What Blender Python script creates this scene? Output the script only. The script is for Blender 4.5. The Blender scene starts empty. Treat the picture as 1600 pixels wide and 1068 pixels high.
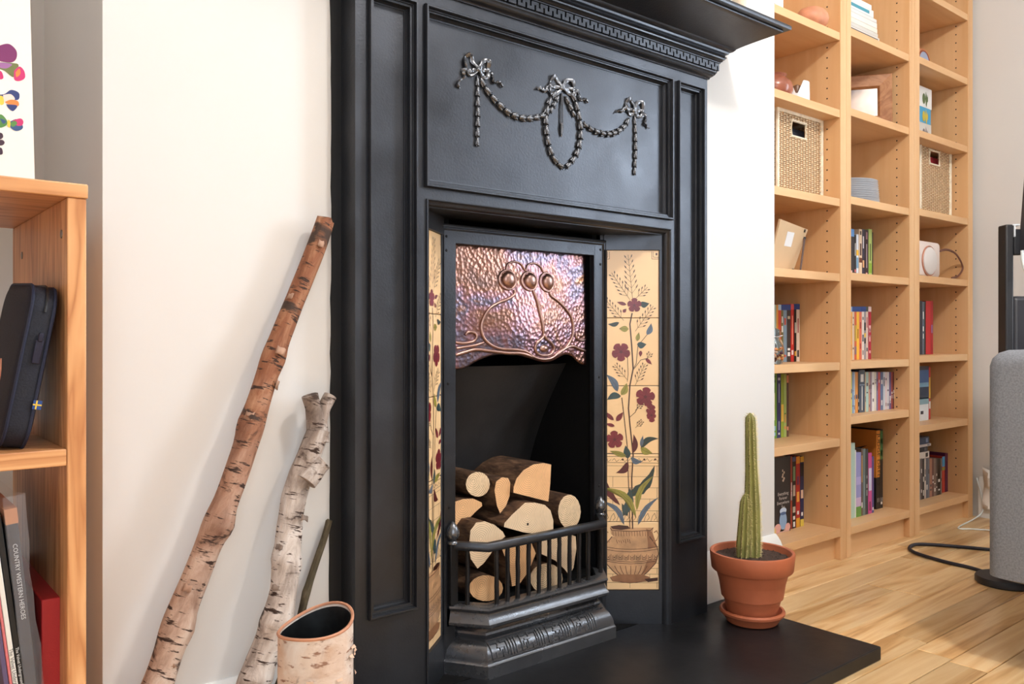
import bpy, bmesh, math, random
from mathutils import Vector, Matrix, noise
R = random.Random(7)
S = bpy.context.scene
C = S.collection
PI = math.pi

# ------------------------------------------------------------------ camera
F_PX, HOR, CAM_Z = 1300.0, 525.0, 0.694
ANG = math.atan2(1580.0, 1300.0)            # heading of the view from +X (the fireplace wall runs along X)
CA, SA = math.cos(ANG), math.sin(ANG)
cd = bpy.data.cameras.new('camera'); cam = bpy.data.objects.new('camera', cd); C.objects.link(cam)
cam.location = (0, 0, CAM_Z); cam.rotation_euler = (PI/2, 0, ANG - PI/2)
cd.sensor_fit = 'HORIZONTAL'; cd.sensor_width = 36.0; cd.lens = 36.0*F_PX/1600.0
cd.shift_y = -(534.0-HOR)/1600.0; cd.clip_start = 0.02
S.camera = cam

# ------------------------------------------------------------------ world, lights, exposure
S.view_settings.view_transform = 'Standard'; S.view_settings.look = 'None'
S.view_settings.gamma = 1.0; S.view_settings.use_curve_mapping = False
S.view_settings.exposure = 0.0
w = bpy.data.worlds.new('sky'); S.world = w; w.use_nodes = True
w.node_tree.nodes['Background'].inputs[0].default_value = (0.80, 0.90, 1.0, 1)
w.node_tree.nodes['Background'].inputs[1].default_value = 1.2
def area(name, loc, target, sx, sy, power, col):
    l = bpy.data.lights.new(name, 'AREA'); l.shape = 'RECTANGLE'; l.size = sx; l.size_y = sy; l.energy = power; l.color = col
    o = bpy.data.objects.new(name, l); C.objects.link(o); o.location = loc
    o.rotation_euler = (Vector(target)-Vector(loc)).to_track_quat('-Z', 'Y').to_euler(); return o
# daylight: the window to the right (stick shadows fall left, sheen on the frieze) and the one behind the camera
area('window_right_offscreen', (3.50, -.62, 1.55), (1.0, -.62, 1.45), .75, 1.35, 76, (0.80, 0.90, 1.0))
area('window_back_offscreen', (-1.0, -2.86, 1.5), (1.2, 1.0, 0.9), 1.3, 1.6, 46, (0.82, 0.91, 1.0))
# the room's ceiling light, above and in front of the bookcases (shelves cast steep shadows on the side panels)
cl_d = bpy.data.lights.new('ceiling_lamp_offscreen', 'POINT'); cl_d.energy = 72; cl_d.shadow_soft_size = .09; cl_d.color = (1, .96, .91)
cl_o = bpy.data.objects.new('ceiling_lamp_offscreen', cl_d); C.objects.link(cl_o); cl_o.location = (1.4, -.10, 2.38)

# ------------------------------------------------------------------ pixel -> place helpers (plane or ground known)
def ray(px):
    u = (px-800.0)/F_PX
    return CA+SA*u, SA-CA*u
def P(px, py, Y):
    a, b = ray(px); t = Y/b
    return Vector((a*t, Y, CAM_Z-(py-HOR)/F_PX*t))
def G(px, py, z):
    t = (CAM_Z-z)*F_PX/(py-HOR); a, b = ray(px)
    return Vector((a*t, b*t, z))

# ------------------------------------------------------------------ materials
MATS = {}
def nodes(name):
    m = bpy.data.materials.new(name); m.use_nodes = True
    nt = m.node_tree; b = nt.nodes['Principled BSDF']; return m, nt, b
def c4(c): return (c[0], c[1], c[2], 1)
def ramp(nt, fac, stops, interp='LINEAR'):
    r = nt.nodes.new('ShaderNodeValToRGB'); r.color_ramp.interpolation = interp
    e = r.color_ramp.elements
    e[0].position, e[0].color = stops[0][0], c4(stops[0][1]); e[1].position, e[1].color = stops[-1][0], c4(stops[-1][1])
    for p, c in stops[1:-1]:
        x = e.new(p); x.color = c4(c)
    nt.links.new(fac, r.inputs[0]); return r.outputs[0]
def coords(nt, scale=(1,1,1), kind='Object', rot=(0,0,0)):
    t = nt.nodes.new('ShaderNodeTexCoord'); mp = nt.nodes.new('ShaderNodeMapping')
    mp.inputs['Scale'].default_value = scale; mp.inputs['Rotation'].default_value = rot
    nt.links.new(t.outputs[kind], mp.inputs[0]); return mp.outputs[0]
def noise_t(nt, vec, scale, detail=4, rough=.55, dist=0):
    n = nt.nodes.new('ShaderNodeTexNoise'); n.inputs['Scale'].default_value = scale; n.inputs['Detail'].default_value = detail
    n.inputs['Roughness'].default_value = rough; n.inputs['Distortion'].default_value = dist
    nt.links.new(vec, n.inputs['Vector']); return n.outputs['Fac']
def bump(nt, b, h, strength, dist=.002):
    n = nt.nodes.new('ShaderNodeBump'); n.inputs['Strength'].default_value = strength; n.inputs['Distance'].default_value = dist
    nt.links.new(h, n.inputs['Height']); nt.links.new(n.outputs[0], b.inputs['Normal'])
def plain(name, col, rough=.5, metal=0., bmp=0., bscale=60, var=.06, vscale=6, spec=.5, bdist=.002):
    k = (name,)
    if k in MATS: return MATS[k]
    m, nt, b = nodes(name); MATS[k] = m
    v = coords(nt)
    f = noise_t(nt, v, vscale)
    lo = [max(0, c*(1-var)) for c in col]; hi = [min(1, c*(1+var)) for c in col]
    nt.links.new(ramp(nt, f, [(.3, lo), (.7, hi)]), b.inputs['Base Color'])
    b.inputs['Roughness'].default_value = rough; b.inputs['Metallic'].default_value = metal
    b.inputs['Specular IOR Level'].default_value = spec
    if bmp: bump(nt, b, noise_t(nt, v, bscale), bmp, bdist)
    return m
def sr(r, g, b):
    f = lambda c: (c/255/12.92) if c/255 <= .04045 else ((c/255+.055)/1.055)**2.4
    return (f(r), f(g), f(b))
def srgb(r, g, b, rough=.5, **kw): return plain('colour_%d_%d_%d_%g' % (r, g, b, rough), sr(r, g, b), rough, **kw)
def wood(name, dark, mid, light, grain_axis='X', rough=.45, scale=1., rand=0., lines=1.0):
    m, nt, b = nodes(name)
    sc = {'X': (1.2, 14, 14), 'Y': (14, 1.2, 14), 'Z': (14, 14, 1.2)}[grain_axis]
    v = coords(nt, tuple(q*scale for q in sc))
    if rand:
        oi = nt.nodes.new('ShaderNodeObjectInfo'); cm = nt.nodes.new('ShaderNodeVectorMath'); cm.operation = 'ADD'
        ms = nt.nodes.new('ShaderNodeMath'); ms.operation = 'MULTIPLY'; ms.inputs[1].default_value = 40
        nt.links.new(oi.outputs['Random'], ms.inputs[0]); nt.links.new(v, cm.inputs[0]); nt.links.new(ms.outputs[0], cm.inputs[1]); v = cm.outputs[0]
    n1 = noise_t(nt, v, 1.1, 3, .5, 1.2)
    mul = nt.nodes.new('ShaderNodeMath'); mul.operation = 'MULTIPLY'; mul.inputs[1].default_value = 7*lines
    fr = nt.nodes.new('ShaderNodeMath'); fr.operation = 'PINGPONG'; fr.inputs[1].default_value = 1
    nt.links.new(n1, mul.inputs[0]); nt.links.new(mul.outputs[0], fr.inputs[0])
    n2 = noise_t(nt, v, 6, 4, .6)
    mx = nt.nodes.new('ShaderNodeMath'); mx.operation = 'MULTIPLY_ADD'; mx.inputs[1].default_value = .55
    sc2 = nt.nodes.new('ShaderNodeMath'); sc2.operation = 'MULTIPLY'; sc2.inputs[1].default_value = .45
    nt.links.new(n2, sc2.inputs[0]); nt.links.new(fr.outputs[0], mx.inputs[0]); nt.links.new(sc2.outputs[0], mx.inputs[2])
    col = ramp(nt, mx.outputs[0], [(.1, dark), (.45, mid), (.85, light)])
    if rand:
        hs = nt.nodes.new('ShaderNodeHueSaturation'); mr = nt.nodes.new('ShaderNodeMapRange')
        mr.inputs[3].default_value = 1-rand; mr.inputs[4].default_value = 1+rand*.6
        nt.links.new(oi.outputs['Random'], mr.inputs[0]); nt.links.new(mr.outputs[0], hs.inputs['Value']); nt.links.new(col, hs.inputs['Color']); col = hs.outputs[0]
    nt.links.new(col, b.inputs['Base Color']); b.inputs['Roughness'].default_value = rough
    bump(nt, b, n2, .12, .001); return m

def iron_mat(name, base, rough, bmp=.25, bs=220):
    m, nt, b = nodes(name); v = coords(nt)
    f = noise_t(nt, v, 7, 5, .6); g = noise_t(nt, v, bs, 3)
    nt.links.new(ramp(nt, f, [(.3, [c*.82 for c in base]), (.7, [c*1.15 for c in base])]), b.inputs['Base Color'])
    b.inputs['Metallic'].default_value = .75
    rr = ramp(nt, f, [(.3, (rough-.09,)*3), (.7, (rough+.10,)*3)]); nt.links.new(rr, b.inputs['Roughness'])
    bump(nt, b, g, bmp, .0012); return m
M_IRON = iron_mat('cast_iron_polish', (.052, .056, .066), .37)
M_IRON_ROUGH = iron_mat('cast_iron_rough', (.028, .028, .031), .5, .5, 160)
M_IRON_BRIGHT = iron_mat('cast_iron_burnished', (.16, .165, .18), .27, .25)
M_SOOT = plain('soot', (.006, .006, .0065), .85, bmp=.4, bscale=90, spec=.15)
M_FIREBACK = plain('fireback', (.022, .022, .024), .5, bmp=.4, bscale=60, var=.3)
M_WALL = plain('white_wall_paint', sr(220, 217, 214), .6, bmp=.10, bscale=14, var=.012, vscale=3, bdist=.004)
M_TRIM = plain('white_gloss_trim', sr(240, 240, 238), .35, bmp=.08, bscale=30, var=.01)
M_CEIL = plain('ceiling_paint', (.85, .85, .84), .7)
M_BEECH = wood('beech_veneer', sr(206, 154, 104), sr(220, 172, 122), sr(230, 188, 140), 'Z', .42, .55, lines=.35)
M_BEECHX = wood('beech_veneer_shelf', sr(206, 154, 104), sr(220, 172, 122), sr(230, 188, 140), 'X', .42, .6, lines=.35)
M_PINE = wood('pine', sr(170, 104, 58), sr(210, 150, 98), sr(226, 172, 120), 'Z', .4, 1.0, lines=1.7)
M_PINEX = wood('pine_shelf', sr(170, 104, 58), sr(210, 150, 98), sr(226, 172, 120), 'X', .4, 1.0, lines=1.7)
M_OAK = wood('oak_boards', sr(190, 138, 84), sr(226, 182, 126), sr(242, 208, 158), 'X', .30, .9, rand=.24, lines=.9)
M_HOLE = plain('dark_hole', (.02, .012, .008), .8)

# ------------------------------------------------------------------ mesh builder
ORG = {}
class MB:
    def __init__(s): s.v = []; s.f = []; s.m = []; s.M = None; s.mi = 0
    def add(s, vs, fs, mi=None):
        o = len(s.v)
        for p in vs:
            p = Vector(p); s.v.append(s.M @ p if s.M else p)
        for f in fs: s.f.append([i+o for i in f]); s.m.append(s.mi if mi is None else mi)
        return s
    def box(s, x0, x1, y0, y1, z0, z1, mi=None):
        vs = [(x, y, z) for z in (z0, z1) for y in (y0, y1) for x in (x0, x1)]
        return s.add(vs, [(0,2,3,1), (4,5,7,6), (0,1,5,4), (2,6,7,3), (0,4,6,2), (1,3,7,5)], mi)
    def prism(s, pts, vec, mi=None, cap_mi=None):
        n = len(pts); vec = Vector(vec); a = [Vector(p) for p in pts]
        s.add(a+[p+vec for p in a], [(i, (i+1) % n, (i+1) % n+n, i+n) for i in range(n)], mi)
        c = cap_mi if cap_mi is not None else mi
        s.add(a, [list(range(n))], c); s.add([p+vec for p in a], [list(range(n))[::-1]], c); return s
    def rings(s, rings, closed=True, caps=True, mi=None, loop=False):
        n = len(rings[0]); vs = [p for r in rings for p in r]; fs = []
        k = len(rings)
        for j in range(k if loop else k-1):
            j2 = (j+1) % k
            for i in range(n if closed else n-1):
                i2 = (i+1) % n; fs.append((j*n+i, j*n+i2, j2*n+i2, j2*n+i))
        if caps and closed and not loop: fs += [list(range(n))[::-1], [(k-1)*n+i for i in range(n)]]
        return s.add(vs, fs, mi)
    def tube(s, pts, rad, n=8, mi=None, flat=1., up=None, caps=True, loop=False):
        pts = [Vector(p) for p in pts]; K = len(pts); rs = []
        prev = Vector(up) if up else None
        for i, p in enumerate(pts):
            if loop: d = pts[(i+1) % K]-pts[i-1]
            else: d = pts[min(i+1, K-1)]-pts[max(i-1, 0)]
            d = d.normalized() if d.length > 1e-9 else Vector((0,0,1))
            if prev is None: prev = Vector((0,0,1)) if abs(d.z) < .9 else Vector((0,1,0))
            a = prev-d*prev.dot(d); a = a.normalized() if a.length > 1e-6 else d.orthogonal().normalized()
            b = d.cross(a); prev = a
            r = rad[i] if hasattr(rad, '__len__') else rad
            rs.append([p+a*(math.cos(2*PI*k/n)*r*flat)+b*(math.sin(2*PI*k/n)*r) for k in range(n)])
        return s.rings(rs, True, caps, mi, loop)
    def lathe(s, prof, c=(0,0,0), n=24, mi=None, sx=1., sy=1., caps=True):
        c = Vector(c)
        return s.rings([[c+Vector((math.cos(2*PI*k/n)*r*sx, math.sin(2*PI*k/n)*r*sy, z)) for k in range(n)] for r, z in prof], True, caps, mi)
    def build(s, name, mats, parent=None, smooth=35, org=None, bevel=0, kind=None):
        me = bpy.data.meshes.new(name)
        if parent is not None: o0 = ORG[parent]
        elif org is not None: o0 = Vector(org)
        else:
            xs = [p.x for p in s.v]; ys = [p.y for p in s.v]
            o0 = Vector(((min(xs)+max(xs))/2, (min(ys)+max(ys))/2, min(p.z for p in s.v)))
        me.from_pydata([p-o0 for p in s.v], [], s.f)
        if not isinstance(mats, (list, tuple)): mats = [mats]
        for m in mats: me.materials.append(m)
        me.polygons.foreach_set('material_index', s.m)
        bm = bmesh.new(); bm.from_mesh(me); bmesh.ops.remove_doubles(bm, verts=bm.verts, dist=1e-6)
        bmesh.ops.recalc_face_normals(bm, faces=bm.faces); bm.to_mesh(me); bm.free()
        if smooth:
            me.polygons.foreach_set('use_smooth', [True]*len(me.polygons)); me.set_sharp_from_angle(angle=math.radians(smooth))
        o = bpy.data.objects.new(name, me); C.objects.link(o)
        if parent is not None: o.parent = parent
        else: o.location = o0
        ORG[o] = o0
        if bevel:
            b = o.modifiers.new('bevel', 'BEVEL'); b.width = bevel; b.segments = 2; b.limit_method = 'ANGLE'; b.angle_limit = math.radians(50)
        if kind: o['kind'] = kind
        return o
def tag(o, label, cat, group=None):
    o['label'] = label; o['category'] = cat
    if group: o['group'] = group
    return o
def thing(name, label, cat, loc, group=None):
    o = bpy.data.objects.new(name, None); C.objects.link(o); o.location = loc; o.empty_display_size = .05
    ORG[o] = Vector(loc); return tag(o, label, cat, group)
def struct(mb, name, mats, **kw):
    o = mb.build(name, mats, **kw); o['kind'] = 'structure'; return o
def inst(src, name, parent, M):
    o = bpy.data.objects.new(name, src); C.objects.link(o); o.parent = parent; o.matrix_local = M; return o
def offset(path, d, closed=False):
    n = len(path); out = []
    for i in range(n):
        p = Vector(path[i][:2])
        a = Vector(path[i-1][:2]) if (i > 0 or closed) else None
        b = Vector(path[(i+1) % n][:2]) if (i < n-1 or closed) else None
        ns = []
        for q0, q1 in ((a, p), (p, b)):
            if q0 is None or q1 is None: continue
            t = (q1-q0).normalized(); ns.append(Vector((t.y, -t.x)))
        if len(ns) == 1: out.append(p+ns[0]*d)
        else: out.append(p+(ns[0]+ns[1])*(d/(1+ns[0].dot(ns[1]))))
    return out
def sweep_xy(mb, path, prof, mi=None, closed_prof=True):
    """path in plan (X,Y); profile (outward offset, z); outward is to the right of travel"""
    offs = [offset(path, o) for o, z in prof]
    rs = [[Vector((offs[j][i].x, offs[j][i].y, prof[j][1])) for j in range(len(prof))] for i in range(len(path))]
    return mb.rings(rs, closed_prof, closed_prof, mi)
def sweep_xz(mb, path, prof, mi=None, loop=False):
    """path in elevation (X,Z); profile (inset, Y)"""
    offs = [offset(path, o, loop) for o, y in prof]
    rs = [[Vector((offs[j][i].x, prof[j][1], offs[j][i].y)) for j in range(len(prof))] for i in range(len(path))]
    return mb.rings(rs, False, False, mi, loop)
def smooth_path(pts, n=6):
    pts = [Vector(p) for p in pts]; out = []
    for i in range(len(pts)-1):
        p0, p1, p2, p3 = pts[max(i-1, 0)], pts[i], pts[i+1], pts[min(i+2, len(pts)-1)]
        for k in range(n):
            t = k/n
            out.append(.5*((2*p1)+(p2-p0)*t+(2*p0-5*p1+4*p2-p3)*t*t+(3*p1-p0-3*p2+p3)*t**3))
    out.append(pts[-1]); return out
def text_mesh(name, body, size, M, mat, parent, align='LEFT', sx=1.):
    cu = bpy.data.curves.new(name, 'FONT'); cu.body = body; cu.size = size; cu.align_x = align; cu.align_y = 'CENTER'; cu.resolution_u = 2
    ob = bpy.data.objects.new(name+'_tmp', cu); C.objects.link(ob)
    dg = bpy.context.evaluated_depsgraph_get(); me = bpy.data.meshes.new_from_object(ob.evaluated_get(dg))
    bpy.data.objects.remove(ob); bpy.data.curves.remove(cu)
    me.transform(Matrix.Translation(-ORG[parent]) @ M @ Matrix.Diagonal((sx, 1, 1, 1))); me.materials.clear(); me.materials.append(mat)
    o = bpy.data.objects.new(name, me); C.objects.link(o); o.parent = parent; ORG[o] = ORG[parent]; return o

# ------------------------------------------------------------------ the room
YW = 1.30            # face of the chimney breast
YM = 1.25            # face of the cast-iron surround
YA = 1.717           # back of the alcoves
XR, XL, YB, ZC = 3.43, -1.9, -2.8, 2.62
BX0, BX1 = 0.306, 1.998
HZ = 0.03            # top of the hearth slab
mb = MB(); mb.box(XL-.1, XR+.1, YB-.1, YA+.1, -.06, -.012); floor = struct(mb, 'floor', M_OAK, smooth=0)
mb = MB(); mb.box(XL-.1, XR+.1, YB-.1, YA+.1, ZC, ZC+.1); struct(mb, 'ceiling', M_CEIL, smooth=0)
mb = MB()
mb.box(BX0, .80, YW, YA, -.05, ZC); mb.box(1.53, BX1, YW, YA, -.05, ZC); mb.box(.80, 1.53, YW, YA, 1.02, ZC); mb.box(.80, 1.53, YA-.02, YA, -.05, 1.02)
struct(mb, 'wall_chimney', M_WALL, smooth=0)
mb = MB(); mb.box(XL-.1, BX0, YA, YA+.1, -.05, ZC); struct(mb, 'wall_alcove_left', M_WALL, smooth=0)
mb = MB(); mb.box(BX0, XR+.1, YA, YA+.1, -.05, ZC); struct(mb, 'wall_alcove_right', M_WALL, smooth=0)
def holed(name, horiz, fixed, lo, hi, wins, mat):
    mb = MB(); edges = sorted(wins); a = lo
    f0, f1 = fixed
    def put(p, q, z0, z1):
        if horiz: mb.box(p, q, f0, f1, z0, z1)
        else: mb.box(f0, f1, p, q, z0, z1)
    for p, q, z0, z1 in edges:
        put(a, p, -.05, ZC); put(p, q, -.05, z0); put(p, q, z1, ZC); a = q
    put(a, hi, -.05, ZC); return struct(mb, name, mat, smooth=0)
W2, W3 = (-1.65, -.35, .7, 2.3), (-1.02, -.22, .85, 2.25)
holed('wall_back', True, (YB-.1, YB), XL, XR, [W2], M_WALL)
holed('wall_left', False, (XL-.1, XL), YB-.1, YA, [], M_WALL)
holed('wall_right', False, (XR, XR+.1), YB-.1, YA, [W3], M_WALL)
for i, (wn, hz) in enumerate(((W2, None), (W3, XR))):
    mb = MB(); p, q, z0, z1 = wn; m = (p+q)/2; t = .05
    bars = [(p, p+t, z0, z1), (q-t, q, z0, z1), (p, q, z0, z0+t), (p, q, z1-t, z1), (p, q, (z0+z1)/2-.025, (z0+z1)/2+.025), (m-.015, m+.015, z0, z1)]
    for a, b, c, d in bars:
        if hz is None: mb.box(a, b, YB-.05, YB+.01, c, d)
        else: mb.box(hz-.03, hz+.03, a, b, c, d)
    struct(mb, 'window_%d' % (i+1), M_TRIM, smooth=0)
# skirting
def skirt(name, path, h=.155, t=.016):
    mb = MB(); sweep_xy(mb, path, [(0, -.012), (t, -.012), (t, h-.035), (t*.75, h-.02), (t*.45, h-.008), (.003, h), (0, h)]); return struct(mb, name, M_TRIM)
skirt('baseboard_chimney_left', [(BX0, YW+.2), (BX0, YW), (.575, YW)])
skirt('baseboard_chimney_right', [(1.755, YW), (BX1, YW), (BX1, YW+.04)])
mbx = MB(); sweep_xy(mbx, [(1.639, YW), (1.755, YW)], [(0, HZ), (.016, HZ), (.016, .12), (.012, .135), (.007, .147), (.003, .155), (0, .155)]); struct(mbx, 'trim_1', M_TRIM)
skirt('baseboard_right', [(XR, 1.33), (XR, YB)])
skirt('baseboard_alcove_left', [(XL, YA), (BX0, YA)])
# floor boards: single planks where the photograph shows them, one joined mesh elsewhere
PW = .078
def plank(mb, x0, x1, y0, y1):
    g = .0009; b = .0016
    vs = [(x0+g, y0+g, -.012), (x1-g, y0+g, -.012), (x1-g, y1-g, -.012), (x0+g, y1-g, -.012), (x0+g, y0+g, -b), (x1-g, y0+g, -b), (x1-g, y1-g, -b), (x0+g, y1-g, -b),
          (x0+g+b, y0+g+b, 0), (x1-g-b, y0+g+b, 0), (x1-g-b, y1-g-b, 0), (x0+g+b, y1-g-b, 0)]
    mb.add(vs, [(0,1,5,4), (1,2,6,5), (2,3,7,6), (3,0,4,7), (4,5,9,8), (5,6,10,9), (6,7,11,10), (7,4,8,11), (8,9,10,11)])
rest = MB(); y = YA
ORG[floor] = floor.location.copy()
while y > YB:
    y0 = max(y-PW, YB); x = XL
    x -= R.random()*.8
    while x < XR:
        x1 = min(x+R.uniform(.55, 1.5), XR); xx = max(x, XL)
        if x1-xx > .01:
            if y0 > .15 and y0 < 1.42 and x1 > 1.0:
                m1 = MB(); plank(m1, xx, x1, y0, y); m1.build('plank', M_OAK, floor, smooth=0)
            else: plank(rest, xx, x1, y0, y)
        x = x1
    y = y0
rest.build('floor_boards', M_OAK, floor, smooth=0, kind='stuff')

# ------------------------------------------------------------------ hearth and fireplace
M_SLATE = iron_mat('honed_slate', (.012, .0125, .0145), .36, .15, 60)
M_SLATE.node_tree.nodes['Principled BSDF'].inputs['Metallic'].default_value = 0; M_SLATE.node_tree.nodes['Principled BSDF'].inputs['Specular IOR Level'].default_value = .32
mb = MB(); mb.box(.58, 1.744, .874, YW, 0.0, HZ)
tag(mb.build('hearth_slab', M_SLATE, bevel=.003), 'black slate hearth slab on the oak floor under the fireplace', 'hearth')
mb = MB(); mb.box(.80, 1.53, YW, YA-.02, -.01, HZ); mb.build('hearth_bed', M_SOOT, bpy.data.objects['hearth_slab'])

X0, X1 = .6865, 1.638
CX = 1.161
fp = thing('fireplace', 'tall black cast-iron fireplace surround with garlands, copper hood and tiled cheeks', 'fireplace', (CX, YM, HZ))
OL, OR_, OT = .829, 1.5012, .9405                  # opening
ZT = 1.316                                         # underside of cornice
PL = (.7102, .8072, .2115, 1.287); PR = (1.5235, 1.6207, .2135, 1.287); PF = (.824, 1.505, .9608, 1.288)
mb = MB()
def face_box(x0, x1, z0, z1): mb.box(x0, x1, YM, YW, z0, z1)
for (a, b), p in (((X0, OL), PL), ((OR_, X1), PR)):
    face_box(a, p[0]+.012, HZ, ZT); face_box(p[1]-.012, b, HZ, ZT); face_box(p[0]+.012, p[1]-.012, HZ, p[2]+.012); face_box(p[0]+.012, p[1]-.012, p[3]-.012, ZT)
    mb.box(p[0], p[1], YM+.014, YW, p[2], p[3])
face_box(OL, PF[0]+.012, OT, ZT); face_box(PF[1]-.012, OR_, OT, ZT); face_box(PF[0]+.012, PF[1]-.012, OT, PF[2]+.012); face_box(PF[0]+.012, PF[1]-.012, PF[3]-.012, ZT)
mb.box(PF[0], PF[1], YM+.014, YW, PF[2], PF[3])
mb.build('surround', M_IRON, fp, smooth=0)
# painted-over wall edge left of the surround
mb = MB(); pts = []
for i in range(60):
    z = HZ+i*(1.9-HZ)/59; pts.append((.6655+R.uniform(-.0012, .0012)-.0015*math.sin(z*5), z))
mb.prism([(x, YW-.0006, z) for x, z in pts]+[(X0+.004, YW-.0006, 1.9), (X0+.004, YW-.0006, HZ)], (0, .0005, 0))
mb.build('paint_edge', plain('black_paint', (.012, .012, .013), .45), fp, smooth=0)
# panel mouldings
prof = [(0, YM), (0, YM-.007), (.0015, YM-.0095), (.0040, YM-.0095), (.0050, YM-.007), (.0055, YM-.002), (.0075, YM-.002), (.0095, YM+.003), (.0115, YM+.0085), (.0135, YM+.0105), (.0140, YM+.0125), (.0165, YM+.0128), (.0170, YM+.016)]
def rect(p): return [(p[0], p[3]), (p[1], p[3]), (p[1], p[2]), (p[0], p[2])]
for p in (PL, PR):
    mb = MB(); sweep_xz(mb, rect(p), prof, loop=True); mb.build('panel_moulding', M_IRON, fp, smooth=50)
mb = MB(); sweep_xz(mb, rect(PF), [(i*1.12, y) for i, y in prof], loop=True); mb.build('frieze_moulding', M_IRON, fp, smooth=50)
mb = MB(); sweep_xz(mb, [(OL, HZ), (OL, OT), (OR_, OT), (OR_, HZ)], [(0, YM), (0, YM-.003), (.002, YM-.0045), (.0035, YM-.003), (.0045, YM+.0005), (.0075, YM+.002), (.010, YM+.006), (.012, YM+.0125), (.0123, YM+.02)])
mb.build('opening_moulding', M_IRON, fp, smooth=50)
# cornice and mantel shelf
cp = [(X0, YW), (X0, YM), (X1, YM), (X1, YW)]
def flip(path): return path[::1]
def corn(name, prof, mat, **kw):
    m = MB(); sweep_xy(m, cp, prof); return m.build(name, mat, fp, **kw)
corn('architrave_moulding', [(-.03, ZT-.004), (.0035, ZT-.004), (.005, ZT), (.008, ZT+.002), (.0135, ZT+.007), (.0145, ZT+.010), (.0165, ZT+.0115), (.0165, ZT+.0145), (-.03, ZT+.0145)], M_IRON, smooth=50)
ZF0, ZF1 = ZT+.0145, ZT+.0335
corn('fret_band', [(-.03, ZF0), (.0130, ZF0), (.0130, ZF1), (-.03, ZF1)], M_IRON, smooth=0)
corn('cornice', [(-.03, ZF1), (.0225, ZF1), (.0225, ZF1+.002), (.0255, ZF1+.004), (.0265, ZF1+.0065), (.0300, ZF1+.0085), (.0305, ZF1+.0115), (.0335, ZF1+.013), (.0300, ZF1+.016), (.0300, ZF1+.020),
     (.0365, ZF1+.0215), (.0375, ZF1+.0255), (.0430, ZF1+.0265), (.0470, ZF1+.0300), (.0485, ZF1+.0325), (-.03, ZF1+.0325)], M_IRON, smooth=50)
ZS = ZF1+.0325
mb = MB(); n = 10
sp = [(-.03, ZS)]+[(.0485+(.1254-.0485)*t, ZS+(1.4192-ZS)*(t**.9)) for t in [i/n for i in range(n+1)]]
sp += [(.1262, 1.4205), (.1262, 1.4235), (.1235, 1.4245), (.1390, 1.4245), (.1400, 1.4262), (.1400, 1.4330), (.1385, 1.4350), (-.03, 1.4350)]
sweep_xy(mb, cp, sp); mb.build('mantel_shelf', M_IRON, fp, smooth=50)
# Greek key blocks standing off the band
mb = MB(); pitch = .0232; wv = .33*pitch; zf0, zf1 = ZF0+.0015, ZF1-.001; yb, yf = YM-.0130, YM-.0205
x = X0-.0195; xe = X1+.0195; hh = zf1-zf0
while x < xe-.004:
    seg = [(x, x+.31*pitch, zf0, zf1), (x+.31*pitch, x+.5*pitch, zf0+.62*hh, zf1), (x+.5*pitch, x+.81*pitch, zf0, zf1), (x+.81*pitch, x+pitch, zf0, zf0+.38*hh)]
    for a, b, c, d in seg:
        if a < xe: mb.box(a, min(b, xe), yf, yb, c, d)
    x += pitch
mb.build('key_fret', M_IRON, fp, smooth=0)
# ---------------- garlands on the frieze
YG = YM+.0135
def gp(ox, oy, sc, pts, dy=0.): return [P(ox+sc*x, oy+sc*y, YG-dy) for x, y in pts]
def A5(pts, dy=0.): return gp(700, 60, .17797, pts, dy)      # crop origins the strands were read from
def A6(pts, dy=0.): return gp(820, 100, .16854, pts, dy)
gar = MB()
husk = MB()
for k in (-1, 0, 1):
    o0 = len(husk.v); q_ = .0030 if k == 0 else .0022
    husk.lathe([(.0004, 0), (q_*.7, .15), (q_*1.05, .4), (q_, .62), (q_*.55, .85), (.0002, 1.06 if k == 0 else 1.0)], (0, -.0022 if k == 0 else -.0010, 0), 8)
    for p in husk.v[o0:]: p.x += k*(.0008+.0036*p.z**2.2); p.y -= .0012*p.z**2
husk_me = bpy.data.meshes.new('husk')
husk_me.from_pydata([tuple(p) for p in husk.v], [], husk.f); husk_me.polygons.foreach_set('use_smooth', [True]*len(husk_me.polygons)); husk_me.materials.append(M_IRON_BRIGHT)
strands = []
def strand(pts, n, width=1.):
    strands.append((smooth_path(pts, 8), n, width)); gar.tube(smooth_path([p+Vector((0, -.0015, 0)) for p in pts], 5), .0019, 6)
strand(A5([(252, 330), (255, 430), (255, 560), (255, 700), (253, 830), (251, 950)]), 7, .85)
strand(A5([(270, 340), (310, 420), (385, 520), (460, 600), (540, 665), (620, 695), (700, 705), (780, 695), (850, 670)]), 10, 1.15)
ov = [(290, 250), (230, 320), (200, 400), (186, 490), (188, 600), (205, 710), (235, 830), (290, 915), (355, 965)]
strand(A6(ov), 9, 1.05)
strand(A6([(420, 260), (455, 330), (480, 410), (497, 500), (512, 600), (508, 700), (488, 800), (445, 890), (375, 960)]), 9, 1.05)
strand(A6([(310, 290), (275, 360), (225, 450)]), 3, .9); strand(A6([(370, 300), (410, 390), (460, 490)]), 3, .9)
strand(A6([(960, 500), (930, 570), (870, 620), (800, 650), (730, 650), (650, 630), (590, 595), (530, 550)]), 9, 1.1)
strand(A6([(1012, 480), (1018, 600), (1020, 740), (1018, 880), (1010, 1030)]), 7, .85)
def ribbon(pts, w=.0044, tw=3.0):
    sp_ = smooth_path(pts, 8); n = len(sp_)
    gar.tube([p+Vector((0, -.0025-.002*math.sin(i*tw*.35), 0)) for i, p in enumerate(sp_)], [w*(.55+.45*abs(math.cos(i*tw*.25)))*(1 if i < n-4 else .6) for i in range(n)], 6, flat=.6, up=(0, 1, 0))
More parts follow.
